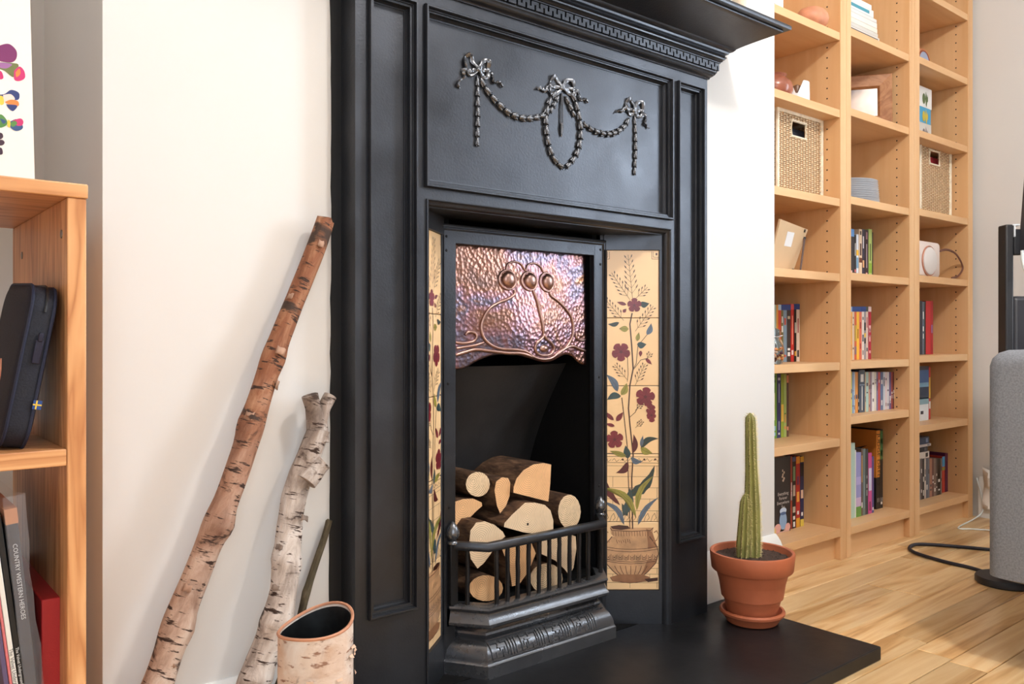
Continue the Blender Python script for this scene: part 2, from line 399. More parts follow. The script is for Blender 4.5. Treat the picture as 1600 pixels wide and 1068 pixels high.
def bow(fn, k, l1, l2, t1, t2):
    K = fn([k], .003)[0]; gar.lathe([(.0006, -.006), (.005, -.003), (.006, 0), (.005, .003), (.0006, .006)], K, 10)
    for loop in (l1, l2): ribbon(fn([k]+loop+[k]), .0052, 1.3)
    ribbon(fn([k]+t1), .0044); ribbon(fn([k]+t2), .0044)
bow(A5, (262, 275), [(215, 215), (195, 150), (150, 165), (150, 240), (195, 320)], [(300, 205), (345, 200), (350, 270), (330, 350), (290, 320)], [(180, 290), (125, 280), (130, 340), (95, 370), (75, 405), (95, 435)], [(350, 290), (385, 330), (395, 390), (440, 385), (470, 430)])
bow(A6, (335, 225), [(310, 170), (270, 115), (235, 165), (225, 250), (270, 290)], [(370, 165), (420, 155), (455, 220), (440, 290), (390, 260)], [(225, 210), (180, 250), (140, 225), (105, 235)], [(440, 240), (490, 270), (505, 335), (550, 325), (575, 360)])
bow(A6, (1005, 435), [(1000, 370), (970, 325), (935, 360), (945, 430), (985, 470)], [(1030, 370), (1075, 355), (1090, 430), (1065, 490), (1030, 470)], [(930, 410), (890, 440), (865, 430), (835, 455)], [(1085, 440), (1115, 500), (1105, 550), (1140, 600)])
for dx in (-9, 9): gar.tube(A6([(345+dx*.4, 270), (343+dx, 420), (342+dx, 555)], .002), .0014, 6)
gar.tube(A6([(343, 545), (342, 590), (340, 640), (338, 675)], .002), [.0028, .004, .003, .0008], 8)
garland = gar.build('garland', M_IRON_BRIGHT, fp, smooth=60)
for pts, n, wd in strands:
    L = [0]
    for a, b in zip(pts, pts[1:]): L.append(L[-1]+(b-a).length)
    def at(s):
        for i in range(len(L)-1):
            if s <= L[i+1]: return pts[i].lerp(pts[i+1], (s-L[i])/max(1e-9, L[i+1]-L[i]))
        return pts[-1]
    for i in range(n):
        a, b = at(L[-1]*i/n), at(L[-1]*min(1, (i+1.12)/n)); d = b-a; ln = d.length; z = d.normalized()
        yv = Vector((0, 1, 0)); xv = yv.cross(z).normalized(); yv = z.cross(xv)
        Mx = Matrix((xv, yv, z)).transposed().to_4x4(); sc = wd*(1.05+.4*math.sin(PI*(i+.5)/n))
        Mx = Matrix.Translation(a-ORG[fp]) @ Mx @ Matrix.Diagonal((sc*1.05, sc, ln, 1))
        inst(husk_me, 'husk', garland, Mx)
# ---------------- soffit, splays and tiles
EY = 1.351; IL, IR, IT = .9365, 1.3835, .9055       # insert frame outline
SO = Vector((1.489, YM+.02)); SI = Vector((IR+.006, EY))
mb = MB(); mb.box(OL+.012, OR_-.012, YM+.012, EY+.02, .928, .96); mb.build('soffit', M_IRON, fp, smooth=0)
def mir(p): return Vector((2*CX-p.x, p.y, p.z)) if len(p) == 3 else Vector((2*CX-p.x, p.y))
udir = (SI-SO).normalized(); ulen = (SI-SO).length; ndir = Vector((-udir.y, udir.x)); ndir = -ndir if ndir.y > 0 else ndir
def SP(u, z, out=0.): q = SO+udir*u+ndir*out; return Vector((q.x, q.y, z))
def TU(px, py):
    a, b = ray(px)                                    # ray meets the right-hand splay
    den = a*udir.y-b*udir.x; t = (SO.x*udir.y-SO.y*udir.x)/den
    q = Vector((a*t, b*t)); return (q-SO).dot(udir), CAM_Z-(py-HOR)/F_PX*t
TZ0, TZ1 = .107, .8935; TH = (TZ1-TZ0)/5
UT0, UT1 = TU(1030, 500)[0], TU(940, 500)[0]
M_TILE = plain('cream_tile_glaze', sr(244, 206, 156), .28, var=.05, vscale=3, bmp=.05, bscale=12)
M_GROUT = plain('dark_tile_joint', (.05, .03, .02), .8)
PAINT = {k: plain('tile_paint_'+k, sr(*v), .3, var=.22, vscale=40) for k, v in dict(red=(118, 34, 44), deep=(82, 22, 30), green=(38, 56, 52), teal=(46, 70, 72), blue=(88, 104, 122), olive=(146, 138, 62), brown=(66, 34, 24), line=(84, 50, 34), tan=(196, 152, 112), shade=(150, 104, 72)).items()}
def build_splay(side):
    T = (lambda v: v) if side > 0 else mir
    m = MB()
    def sbox(u0, u1, z0, z1, o0, o1):
        vs = [T(SP(u, z, o)) for z in (z0, z1) for o in (o0, o1) for u in (u0, u1)]
        m.add(vs, [(0,2,3,1), (4,5,7,6), (0,1,5,4), (2,6,7,3), (0,4,6,2), (1,3,7,5)])
    sbox(-.008, ulen+.01, HZ, .935, -.012, -.004)
    sbox(-.008, UT0, HZ, .935, -.004, .004); sbox(UT0, ulen+.002, HZ, TZ0, -.004, .004); sbox(UT0, ulen+.002, TZ1, .935, -.004, .004)
    sp_ = m.build('splay_panel', M_IRON, fp, smooth=0)
    for i in range(5):
        m = MB(); e = .0007
        z0, z1 = TZ0+i*TH+e, TZ0+(i+1)*TH-e
        fr = [T(SP(u, z, o)) for o, q in ((-.004, 0), (-.0008, 0), (0, .0012)) for u, z in ((UT0+e+q, z0+q), (UT1-e-q, z0+q), (UT1-e-q, z1-q), (UT0+e+q, z1-q))]
        m.add(fr, [(0,1,5,4), (1,2,6,5), (2,3,7,6), (3,0,4,7), (4,5,9,8), (5,6,10,9), (6,7,11,10), (7,4,8,11), (8,9,10,11)])
        m.build('tile', M_TILE, sp_, smooth=0)
    # the printed plant, flat on the glaze
    keys = list(PAINT); m = MB(); lay = [0]
    def flat(pts, col):
        lay[0] += 1; o = .00012+.0000012*lay[0]
        v = []
        for q in pts:
            u = min(max(q[0], UT0+.001), UT1-.001); z = min(max(q[1], TZ0+.001), TZ1-.001); v.append(T(SP(u, z, o)))
        n = len(v); cpt = sum(v, Vector())/n
        m.add(v+[cpt], [(i, (i+1) % n, n) for i in range(n)], keys.index(col))
    def a(x, y): return TU(900+.2807*x, 360+.2807*y)
    def b(x, y): return TU(900+.2807*x, 640+.2807*y)
    def line(pts, w, col):
        pts = [Vector(p) for p in pts]
        for p, q in zip(pts, pts[1:]):
            d = (q-p)
            if d.length < 1e-6: continue
            nn = Vector((-d.y, d.x)).normalized()*w/2; d = d.normalized()*w*.2
            flat([p-nn-d, q-nn+d, q+nn+d, p+nn-d], col)
    def leaf(p, q, w, col, bend=0., wav=0., vein='line'):
        p, q = Vector(p), Vector(q); d = q-p; nn = Vector((-d.y, d.x)).normalized(); L = d.length; N = 9
        mid = [p+d*(i/N)+nn*bend*L*math.sin(PI*i/N) for i in range(N+1)]
        wd = [w/2*(math.sin(PI*min(1, (i/N))**.75))*(1+wav*math.sin(i*2.6)) for i in range(N+1)]
        flat([mid[i]+nn*wd[i] for i in range(N+1)]+[mid[i]-nn*wd[i] for i in range(N-1, 0, -1)], col)
        if vein: line(mid[::3], .0006, vein)
    def flower(c, r, n=5, col='red', ph=0., sq=1.):
        c = Vector(c)
        for k in range(n):
            a0 = ph+2*PI*k/n; tip = c+Vector((math.cos(a0)*sq, math.sin(a0)))*r
            d = tip-c; nn = Vector((-d.y, d.x))
            flat([c, c+d*.45+nn*.36, c+d*.8+nn*.44, c+d*.98+nn*.2, c+d*1.02, c+d*.96-nn*.22, c+d*.8-nn*.42, c+d*.45-nn*.34], col)
        for k in range(n):
            a0 = ph+2*PI*k/n; line([c, c+Vector((math.cos(a0)*sq, math.sin(a0)))*r*.7], .0008, 'deep')
        flat([c+Vector((math.cos(q), math.sin(q)))*r*.17 for q in [i*PI/4 for i in range(8)]], 'deep')
    s1 = TH/390*1.0; px = .2807*.00150
    # corner key squares on the top tile
    for cx_ in (160, 448):
        for r in (26, 17): line([a(cx_-r, 112+52-2*r if False else 118), a(cx_-r, 158-26+r), a(cx_+r, 158-26+r), a(cx_+r, 118)], .0010, 'line')
        flat([a(cx_-5, 125), a(cx_+5, 125), a(cx_+5, 138), a(cx_-5, 138)], 'line')
    # wall behind the pot, lower tiles
    for y in (245, 262, 296): line([b(140, y-12+8), b(300, y-6+4), b(462, y)], .0010, 'line')
    for x in (170, 260, 380, 440): flat([b(x+6*math.cos(q), 276+6*math.sin(q)) for q in [i*PI/4 for i in range(8)]], 'brown')
    for x in range(155, 450, 46): line([b(x, 282), b(x+12, 270), b(x+24, 288), b(x+40, 276)], .0008, 'line')
    for j, y in enumerate((310, 370, 432, 494, 560, 850, 880, 912, 960)):
        line([b(140, y), b(462, y+2)], .0007, 'line')
        for x in ((205, 410) if j % 2 else (300, 450)): line([b(x, y), b(x, y+(58 if y < 600 else 30))], .0007, 'line')
    for k in range(9): 
        xx = 150+k*38; line([b(xx, 620), b(xx+10, 590), b(xx+22, 575), b(xx+30, 600), b(xx+18, 615)], .0009, 'line')
    # urn
    flat([b(190, 655), b(430, 655), b(425, 690), b(400, 705), b(215, 705), b(195, 690)], 'tan')
    flat([b(200, 705), b(410, 705), b(450, 760), b(460, 800), b(445, 850), b(400, 900), b(370, 925), b(240, 925), b(205, 895), b(165, 850), b(146, 800), b(155, 760)], 'tan')
    flat([b(390, 660), b(425, 680), b(452, 760), b(460, 800), b(445, 850), b(400, 900), b(360, 925), b(400, 830), b(400, 740)], 'shade')
    flat([b(155, 762), b(200, 772), b(300, 780), b(400, 774), b(455, 762), b(459, 800), b(440, 836), b(300, 846), b(180, 838), b(148, 805)], 'tan')
    line([b(200, 705), b(155, 760), b(146, 800), b(165, 850), b(205, 895), b(240, 925)], .0018, 'brown'); line([b(410, 705), b(450, 760), b(460, 800), b(445, 850), b(400, 900), b(370, 925)], .0018, 'brown')
    for y, dx in ((768, 152), (782, 152), (838, 142), (848, 138)): line([b(305-dx, y-8), b(305-dx*.5, y+4), b(305, y+8), b(305+dx*.5, y+4), b(305+dx, y-8)], .0013, 'line')
    for k in range(9):
        xx = 172+k*33; yy = 812+4*math.sin(PI*k/8)
        line([b(xx-10, yy+18), b(xx-10, yy-10)], .0012, 'brown'); line([b(xx, yy-4), b(xx, yy+18), b(xx+16, yy+18), b(xx+16, yy-4)], .0012, 'brown')
        flat([b(xx+8+4*math.cos(q), yy+7+4*math.sin(q)) for q in [i*PI/3 for i in range(6)]], 'brown')
    for k in range(7): xx = 215+k*30; line([b(xx, 868), b(305+(xx-305)*.85, 895), b(305+(xx-305)*.55, 925)], .0014, 'line')
    for k in range(14): line([b(205+k*15, 676), b(207+k*15, 702)], .0010, 'line')
    line([b(190, 655), b(200, 670), b(305, 676), b(415, 670), b(430, 655)], .0016, 'line')
    flat([b(190, 648), b(240, 640), b(290, 645), b(300, 660), b(250, 668), b(205, 662)], 'brown')
    for sx, x0 in ((-1, 165), (1, 448)):
        line([b(x0+20*-sx, 735), b(x0, 725), b(x0+14*sx, 695), b(x0, 672), b(x0-14*sx, 682)], .0022, 'shade')
    flat([b(190, 930), b(240, 915), b(370, 915), b(412, 930), b(400, 950), b(300, 962), b(205, 950)], 'shade'); line([b(190, 932), b(205, 952), b(300, 963), b(400, 952), b(412, 932)], .0012, 'line')
    flat([b(380, 940), b(455, 932), b(455, 950), b(400, 958)], 'brown')
    for k in range(7): line([b(225+k*12, 722+4*math.sin(k)), b(230+k*12, 742-6*(k % 2))], .0012, 'line')
    # stems
    line([b(300, 660), b(292, 400), b(285, 200), b(270, 60), a(255, 930)], .0020, 'brown'); line([b(315, 660), b(310, 380), b(318, 250), b(300, 80), a(292, 990), a(300, 860), a(318, 770), a(310, 640), a(300, 520), a(312, 460)], .0030, 'brown')
    line([a(318, 770), a(335, 740), a(345, 640), a(395, 580)], .0013, 'brown'); line([b(300, 40), a(330, 1010), a(345, 980)], .0014, 'brown')
    line([a(285, 660), a(290, 800), a(285, 840)], .0012, 'brown'); line([a(322, 770), a(360, 720), a(400, 710)], .0013, 'brown')
    # leaves
    leaf(b(245, 530), b(148, 322), .014, 'deep', -.12, .1); leaf(b(285, 590), b(255, 520), .012, 'green'); leaf(b(275, 480), b(438, 308), .024, 'green', .16, .16); leaf(b(262, 590), b(300, 430), .020, 'teal', .1, .1)
    leaf(b(335, 600), b(145, 432), .013, 'olive', .20, .12); leaf(b(338, 560), b(432, 365), .013, 'olive', -.14, .14); leaf(b(268, 640), b(140, 506), .012, 'blue', .16, .08); leaf(b(345, 640), b(462, 485), .012, 'blue', -.1, .08)
    leaf(b(318, 240), b(320, 135), .013, 'deep', .1); leaf(b(290, 290), b(222, 350), .016, 'deep', -.2); leaf(b(290, 270), b(275, 198), .016, 'teal'); leaf(b(280, 258), b(188, 228), .012, 'olive')
    leaf(b(305, 265), b(372, 285), .013, 'blue', .2); leaf(b(360, 215), b(462, 160), .014, 'green', -.2); leaf(b(362, 205), b(372, 143), .008, 'blue'); leaf(b(360, 212), b(425, 240), .016, 'olive', .1)
    leaf(a(232, 895), a(168, 800), .016, 'blue', .1); leaf(a(250, 920), a(172, 942), .016, 'teal', .15); leaf(a(252, 915), a(282, 848), .015, 'olive', .1); leaf(a(395, 580), a(418, 516), .013, 'blue', .1); leaf(a(340, 632), a(392, 632), .015, 'teal', .12)
    leaf(a(340, 615), a(350, 566), .010, 'olive'); leaf(a(240, 512), a(178, 520), .010, 'green', -.12); leaf(a(292, 548), a(240, 545), .014, 'olive'); leaf(a(355, 405), a(408, 405), .014, 'green', .15)
    leaf(a(210, 1055), a(155, 1005), .010, 'red'); leaf(a(225, 1060), a(262, 1010), .012, 'red'); leaf(b(215, 90), b(165, 76), .008, 'red'); leaf(a(280, 412), a(228, 398), .008, 'red'); leaf(a(262, 455), a(280, 435), .008, 'red'); leaf(a(360, 668), a(358, 702), .008, 'red'); leaf(a(388, 712), a(422, 745), .008, 'red')
    # sprays of small twigs
    def spray(p, q, n):
        p, q = Vector(p), Vector(q); d = q-p; L = d.length; line([p, q], .0008, 'brown')
        for i in range(1, n):
            for s_ in (-1, 1):
                b0 = p+d*(i/n); ang = math.atan2(d.y, d.x)+s_*.75; l2 = L*.5/n*(2.4-1.2*i/n); e = b0+Vector((math.cos(ang), math.sin(ang)))*l2
                line([b0, e], .0006, 'brown'); leaf(e, e+(e-b0)*.6+d*(.25/n), .0024, 'brown', vein=None)
    spray(a(315, 380), a(290, 135), 8); spray(a(300, 385), a(198, 235), 7); spray(a(330, 380), a(398, 315), 4); spray(a(265, 500), a(160, 380), 7); spray(a(330, 560), a(430, 420), 7); spray(a(285, 830), a(215, 745), 5); spray(a(330, 860), a(385, 740), 6); spray(a(390, 720), a(415, 680), 3); spray(b(330, 100), b(370, 60), 4); spray(a(330, 1000), a(370, 960), 4)
    for (p, r, ph, sq) in ((a(325, 415), .0165, .3, 1), (a(250, 675), .0215, .9, 1), (a(385, 925), .0225, .5, 1), (a(415, 1000), .0175, 1.2, .6), (b(215, 165), .0205, .2, 1), (b(420, 30), .016, .8, .65)): flower(p, r, 5, 'red', ph, sq)
    m.build('painted_plant', [PAINT[k] for k in keys], sp_, smooth=0)
build_splay(1); build_splay(-1)
# ---------------- insert: frame, hood, firebox
JL, JR, JT = .9655, 1.356, .8785
mb = MB()
for a_, b_, z0, z1 in ((IL, JL, HZ, IT), (JR, IR, HZ, IT), (JL, JR, JT, IT)): mb.box(a_, b_, EY, EY+.014, z0, z1)
mb.build('insert_frame', M_IRON, fp, smooth=0, bevel=.0012)
mb = MB(); sweep_xz(mb, [(IL-.004, HZ), (IL-.004, IT+.004), (IR+.004, IT+.004), (IR+.004, HZ)], [(-.006, EY), (-.006, EY-.004), (-.003, EY-.0055), (0, EY-.004), (.0005, EY-.001), (.002, EY-.001), (.003, EY-.003), (.005, EY-.002), (.006, EY)])
mb.build('insert_moulding', M_IRON, fp, smooth=50)
for x, z in ((IL+.008, IT-.014), (IL+.008, IT-.042), (IR-.008, IT-.012), (IR-.008, IT-.046), (IL+.012, .60), (IR-.012, .60), (IL+.014, .355), (IR-.012, .35)):
    mb = MB(); mb.M = Matrix.Translation((x, EY, z)) @ Matrix.Rotation(PI/2, 4, 'X'); mb.lathe([(.0001, .0016), (.0022, .0014), (.003, 0)], n=10); mb.build('screw', M_IRON_ROUGH, fp)
mb = MB()
mb.box(JL-.02, JL-.006, EY+.014, 1.62, HZ, .93); mb.box(JR+.006, JR+.02, EY+.014, 1.62, HZ, .93); mb.box(JL-.02, JR+.02, 1.61, 1.63, HZ, .93); mb.box(JL-.02, JR+.02, EY+.014, 1.62, .93, .94); mb.box(JL-.02, JR+.02, EY, 1.62, .12, .155)
mb.build('firebox', M_SOOT, fp, smooth=0)
mb = MB(); rs = []
for i in range(13):
    t = i/12; z = .30+.33*t; rs.append([Vector((JL-.005+(JR-JL+.01)*k/16, 1.60-.15*t**1.6-.06*math.sin(PI*k/16)*(1-t*.2), z)) for k in range(17)])
mb.rings(rs, False, False); mb.build('fireback', M_FIREBACK, fp, smooth=60)
# copper hood
def cop():
    m, nt, b = nodes('hammered_copper'); v = coords(nt)
    vo = nt.nodes.new('ShaderNodeTexVoronoi'); vo.feature = 'F1'; vo.inputs['Scale'].default_value = 120; nt.links.new(v, vo.inputs['Vector'])
    n1 = noise_t(nt, v, 9, 4, .6, .6)
    col = ramp(nt, n1, [(.25, sr(112, 94, 92)), (.42, sr(142, 104, 90)), (.52, sr(148, 112, 118)), (.60, sr(114, 106, 122)), (.72, sr(158, 112, 82))])
    nt.links.new(col, b.inputs['Base Color']); b.inputs['Metallic'].default_value = 1; b.inputs['Roughness'].default_value = .30
    bump(nt, b, vo.outputs['Distance'], .30, .004); return m
M_COPPER = cop()
M_COPPER_S = plain('copper_relief', sr(168, 134, 124), .34, metal=1., var=.15, vscale=20)
YH = EY+.013
def H7(x, y): return P(700+.14375*x, 370+.14375*y, YH)
def H8(x, y): return P(700+.14375*x, 470+.14375*y, YH)
hood_bot = smooth_path([H8(x, y) for x, y in [(60, 745), (180, 735), (300, 660), (420, 605), (560, 580), (700, 585), (850, 620), (950, 650), (1040, 660), (1120, 645), (1200, 605), (1270, 580), (1350, 600), (1440, 680), (1530, 700)]], 4)
def bulge(x, z):
    u = (x-CX)/.13; w_ = (z-.72)/.10
    return .016*math.exp(-(u*u*.9+w_*w_))+.010*max(0, 1-abs(x-CX)/.2)*(1-min(1, abs(z-.63)/.12))
hx0, hx1 = JL-.004, JR-.010
mb = MB(); rs = []; NX, NZ = 56, 48
def botz(x):
    for p, q in zip(hood_bot, hood_bot[1:]):
        if p.x <= x <= q.x: return p.z+(q.z-p.z)*(x-p.x)/(q.x-p.x)
    return hood_bot[0].z if x < hood_bot[0].x else hood_bot[-1].z
for j in range(NZ+1):
    row = []
    for i in range(NX+1):
        x = hx0+(hx1-hx0)*i/NX; zb = botz(x); z = zb+(JT+.004-zb)*j/NZ; row.append(Vector((x, YH+.006-bulge(x, z), z)))
    rs.append(row)
mb.rings(rs, False, False); hood = mb.build('copper_hood', M_COPPER, fp, smooth=80); hood['label'] = 'hammered copper hood with raised tulip buds'
sol = hood.modifiers.new('solid', 'SOLIDIFY'); sol.thickness = .002; sol.offset = 1
def onh(p, d=.0005): return Vector((p.x, YH+.006-bulge(p.x, p.z)-d, p.z))
rel = MB()
def rtube(pts, r):
    q = smooth_path([onh(p) for p in pts], 7); n = len(q)
    rel.tube([onh(p) for p in q], [r*(.6+.4*math.sin(PI*min(1, (i+1)/6, (n-i)/6)/2)) for i in range(n)] if n > 12 else r, 8)
rtube([H7(640, 375), H7(648, 310), H7(690, 275), H7(745, 270), H7(800, 295), H7(845, 370)], .0024); rtube([H7(850, 370), H7(868, 312), H7(905, 288), H7(955, 287), H7(1010, 320), H7(1045, 390)], .0024)
rtube([H7(710, 575), H7(705, 625), H7(640, 672), H7(540, 715), H8(450, 75), H8(385, 165), H8(352, 280), H8(372, 390), H8(440, 470), H8(550, 518), H8(700, 528), H8(810, 550), H8(880, 600), H8(960, 628), H8(1060, 628), H8(1130, 600), H8(1190, 550), H8(1280, 490), H8(1340, 390), H8(1357, 280), H8(1330, 165), H8(1250, 60), H7(1180, 690), H7(1110, 640), H7(1098, 590)], .0034)
rtube([H7(910, 575), H7(945, 690), H8(965, 100), H8(990, 260), H8(998, 360)], .0034)
rtube([H8(1000, 350), H8(985, 400), H8(920, 455), H8(905, 520), H8(940, 575), H8(1010, 590), H8(1085, 575), H8(1125, 520), H8(1095, 460), H8(1030, 410), H8(1005, 360)], .0034)
rtube([H8(90, 590), H8(180, 560), H8(300, 528), H8(450, 545), H8(620, 565), H8(760, 570), H8(880, 610)], .0042); rtube([H8(1150, 590), H8(1250, 520), H8(1340, 490), H8(1430, 520), H8(1500, 545)], .0042)
rtube([H8(90, 450), H8(180, 460), H8(270, 440), H8(305, 390), H8(280, 345), H8(220, 340), H8(190, 370)], .0034); rtube([H8(1500, 420), H8(1440, 425), H8(1395, 400), H8(1390, 350)], .0032); rtube([H8(100, 515), H8(190, 500), H8(300, 480), H8(380, 450)], .003)
for cx_, cy_, rx, ry in ((660, 465, 68, 92), (893, 480, 64, 88), (1085, 490, 58, 88)):
    c = onh(H7(cx_, cy_)); e1 = (H7(cx_+rx, cy_)-H7(cx_, cy_)).length; e2 = (H7(cx_, cy_+ry)-H7(cx_, cy_)).length
    rs = []
    for r, o in ((1, 0), (.95, .003), (.75, .006), (.45, .008), (.1, .0088)):
        rs.append([c+Vector((math.cos(q)*e1*r, -o, math.sin(q)*e2*r)) for q in [i*PI/10 for i in range(20)]])
    rel.rings(rs, True, True)
    off = Vector((-e1*.22, 0, -e2*.02))
    rel.tube([onh(c+off+Vector((math.cos(q)*e1*1.28, 0, math.sin(q)*e2*1.14))) for q in [i*PI/12 for i in range(24)]], .0026, 8, loop=True)
rs = []
c = onh(H8(1008, 515)); e1 = .0125; e2 = .0085
for r, o in ((1, 0), (.8, .003), (.4, .005), (.05, .0056)): rs.append([c+Vector((math.cos(q)*e1*r, -o, math.sin(q)*e2*r)) for q in [i*PI/10 for i in range(20)]])
rel.rings(rs); rel.build('tulip_relief', M_COPPER_S, hood, smooth=70)
# ---------------- grate front and ash-pan cover
gc = CX+.001
gpth = [(gc-.207, 1.352), (gc-.160, 1.292), (gc+.160, 1.292), (gc+.207, 1.352)]
gr = thing('grate_front', 'black iron fire grate with vertical bars and two acorn finials', 'fire grate', (gc, 1.31, .12))
mb = MB(); sweep_xy(mb, gpth, [(-.014, .121), (.006, .121), (.013, .126), (.0135, .131), (.009, .136), (.004, .146), (.004, .150), (.009, .154), (.0115, .158), (.0105, .162), (.006, .1645), (-.014, .1655)])
mb.build('tray_moulding', M_IRON_BRIGHT, gr, smooth=32)
mb = MB(); sweep_xy(mb, gpth, [(-.009, .272), (.008, .272), (.0095, .274), (.0095, .283), (.006, .288), (-.006, .288), (-.009, .284)]); mb.build('top_rail', M_IRON, gr, smooth=50)
bars = [P(x, 870, 1.292).x for x in (776, 793, 809, 826, 842, 858, 874, 890, 905, 919)]
bp = [(gc-.186, 1.325), ]+[(x, 1.292) for x in bars]+[(gc+.178, 1.315), (gc+.196, 1.338)]
for x, y in bp:
    mb = MB(); mb.tube([(x+R.uniform(-.0006, .0006), y, .163+.11*k/6) for k in range(7)], [.0046+R.uniform(-.0003, .0003) for k in range(7)], 8); mb.build('bar', M_IRON_ROUGH, gr)
for s in (-1, 1):
    c = (gc+s*.207, 1.345)
    mb = MB(); mb.lathe([(.0001, .284), (.011, .284), (.0115, .287), (.008, .290), (.0055, .2925), (.0105, .2945), (.0135, .302), (.0135, .308), (.0105, .317), (.005, .324), (.0012, .3275), (.0001, .328)], (c[0], c[1], 0), 16); mb.build('finial', M_IRON_BRIGHT, gr, smooth=60)
    mb = MB(); mb.box(c[0]-.009, c[0]+.009, c[1]-.006, c[1]+.006, .1640, .284); mb.build('end_post', M_IRON_ROUGH, gr, bevel=.001)
ac = thing('ash_pan_cover', 'black iron ash-pan cover with embossed key pattern standing below the grate', 'ash-pan cover', (gc, 1.3, HZ))
apth = [(gc-.226, 1.350), (gc-.176, 1.270), (gc+.180, 1.270), (gc+.230, 1.350)]
cprof = [(0, HZ), (0, .0545), (-.003, .057), (-.004, .059)]
for k in range(9):
    t = k/8; cprof.append((-.004-.042*(1-math.sqrt(1-(.96*t)**2)), .059+.036*t))
cprof += [(-.036, .0962), (-.033, .0985), (-.031, .103), (-.033, .107), (-.038, .110), (-.046, .113)]
mb = MB(); sweep_xy(mb, apth, cprof, closed_prof=False); sweep_xy(mb, apth, [(-.046, .113), (-.058, .113), (-.058, HZ)], closed_prof=False)
cov = mb.build('cover', M_IRON_BRIGHT, ac, smooth=32)
mb = MB()
def slope(u, v):            # u along the front in metres, v 0..1 up the curved face
    off = -.004-.042*(1-math.sqrt(1-(.96*v)**2)); return Vector((u, 1.270-off, .059+.036*v))
def rbar(u0, u1, v0, v1, h=.0020):
    n_ = max(1, int((v1-v0)/.1)); rs_ = []
    for k_ in range(n_+1):
        v_ = v0+(v1-v0)*k_/n_; e_ = .01; d_ = slope(0, min(1, v_+e_))-slope(0, max(0, v_-e_)); nn = Vector((0, -d_.z, d_.y)).normalized()
        a0_, a1_ = slope(u0, v_), slope(u1, v_); bv = min(.0006, (u1-u0)*.2); dx_ = Vector((bv, 0, 0))
        rs_.append([a0_-nn*.001, a0_+nn*h*.8, a0_+dx_+nn*h, a1_-dx_+nn*h, a1_+nn*h*.8, a1_-nn*.001])
    mb.rings(rs_, True, True)
xa, xb = gc-.162, gc+.166; rbar(xa, xb, .03, .06); rbar(xa, xb, .93, .97)
def motif(x, f):
    L = [(0, .05, .15, .85), (0, .42, .8, .88), (0, .30, .12, .2), (.25, .30, .2, .45), (.30, .55, .38, .46), (.50, .55, .46, .68), (.38, .72, .6, .68), (.42, .47, .68, .88), (.62, .67, .12, .5), (.62, .95, .12, .2), (.9, .95, .2, .85), (.62, .95, .78, .86), (.72, .86, .32, .4), (.75, .80, .4, .6)]
    for a_, b_, v0, v1 in L:
        if f: a_, b_ = 1-b_, 1-a_
        rbar(x+a_*.045, x+b_*.045, v0, v1, .0026)
x = xa; k = 0
while x < xb-.04:
    motif(x, k % 2); x += .048
    if x > xb-.03: break
    if k % 2 == 1 or True:
        for j in range(3):
            if x+.007*j+.004 < xb: rbar(x+.007*j, x+.007*j+.0042, .12, .86, .0028)
        x += .026
    k += 1
mb.build('embossed_pattern', M_IRON_BRIGHT, cov, smooth=0)

# ------------------------------------------------------------------ logs
def bark_mat(name, cols, sc, rough=.8, bmp=.9, kind='Object'):
    m, nt, b = nodes(name); v = coords(nt, sc, kind)
    n = noise_t(nt, v, 1.0, 6, .65, .4); nt.links.new(ramp(nt, n, cols), b.inputs['Base Color'])
    b.inputs['Roughness'].default_value = rough; b.inputs['Specular IOR Level'].default_value = .25; bump(nt, b, n, bmp, .004); return m
M_LOGBARK = bark_mat('log_bark', [(.3, sr(38, 28, 22)), (.5, sr(84, 60, 44)), (.7, sr(128, 98, 74))], (60, 18, 60))
def endgrain(name, hue, speck=0.):
    m, nt, b = nodes(name); v = coords(nt)
    wv = nt.nodes.new('ShaderNodeTexWave'); wv.wave_type = 'RINGS'; wv.rings_direction = 'Y'; wv.inputs['Scale'].default_value = 75; wv.inputs['Distortion'].default_value = 1.6; wv.inputs['Detail'].default_value = 2; wv.inputs['Detail Scale'].default_value = .6
    nt.links.new(v, wv.inputs['Vector'])
    n = noise_t(nt, v, 90 if speck else 14, 4, .7)
    mx = nt.nodes.new('ShaderNodeMath'); mx.operation = 'MULTIPLY_ADD'; mx.inputs[1].default_value = .42; nt.links.new(wv.outputs['Fac'], mx.inputs[0])
    ms = nt.nodes.new('ShaderNodeMath'); ms.operation = 'MULTIPLY'; ms.inputs[1].default_value = .58; nt.links.new(n, ms.inputs[0]); nt.links.new(ms.outputs[0], mx.inputs[2])
    d = .50 if speck else .66
    nt.links.new(ramp(nt, mx.outputs[0], [(.25, [c*d for c in hue]), (.5, hue), (.75, [min(1, c*1.12) for c in hue])]), b.inputs['Base Color'])
    b.inputs['Roughness'].default_value = .75; bump(nt, b, n, .15, .001); return m
EG = [endgrain('end_grain_pale', sr(232, 202, 166)), endgrain('end_grain_honey', sr(228, 178, 128)), endgrain('end_grain_speckled', sr(228, 198, 160), 1)]
def L5(x, y, Y): return P(710+.2247*x, 700+.2247*y, Y)
def ell(cx, cy, rx, ry, n=18): return [(cx+rx*math.cos(2*PI*i/n), cy+ry*math.sin(2*PI*i/n)) for i in range(n)]
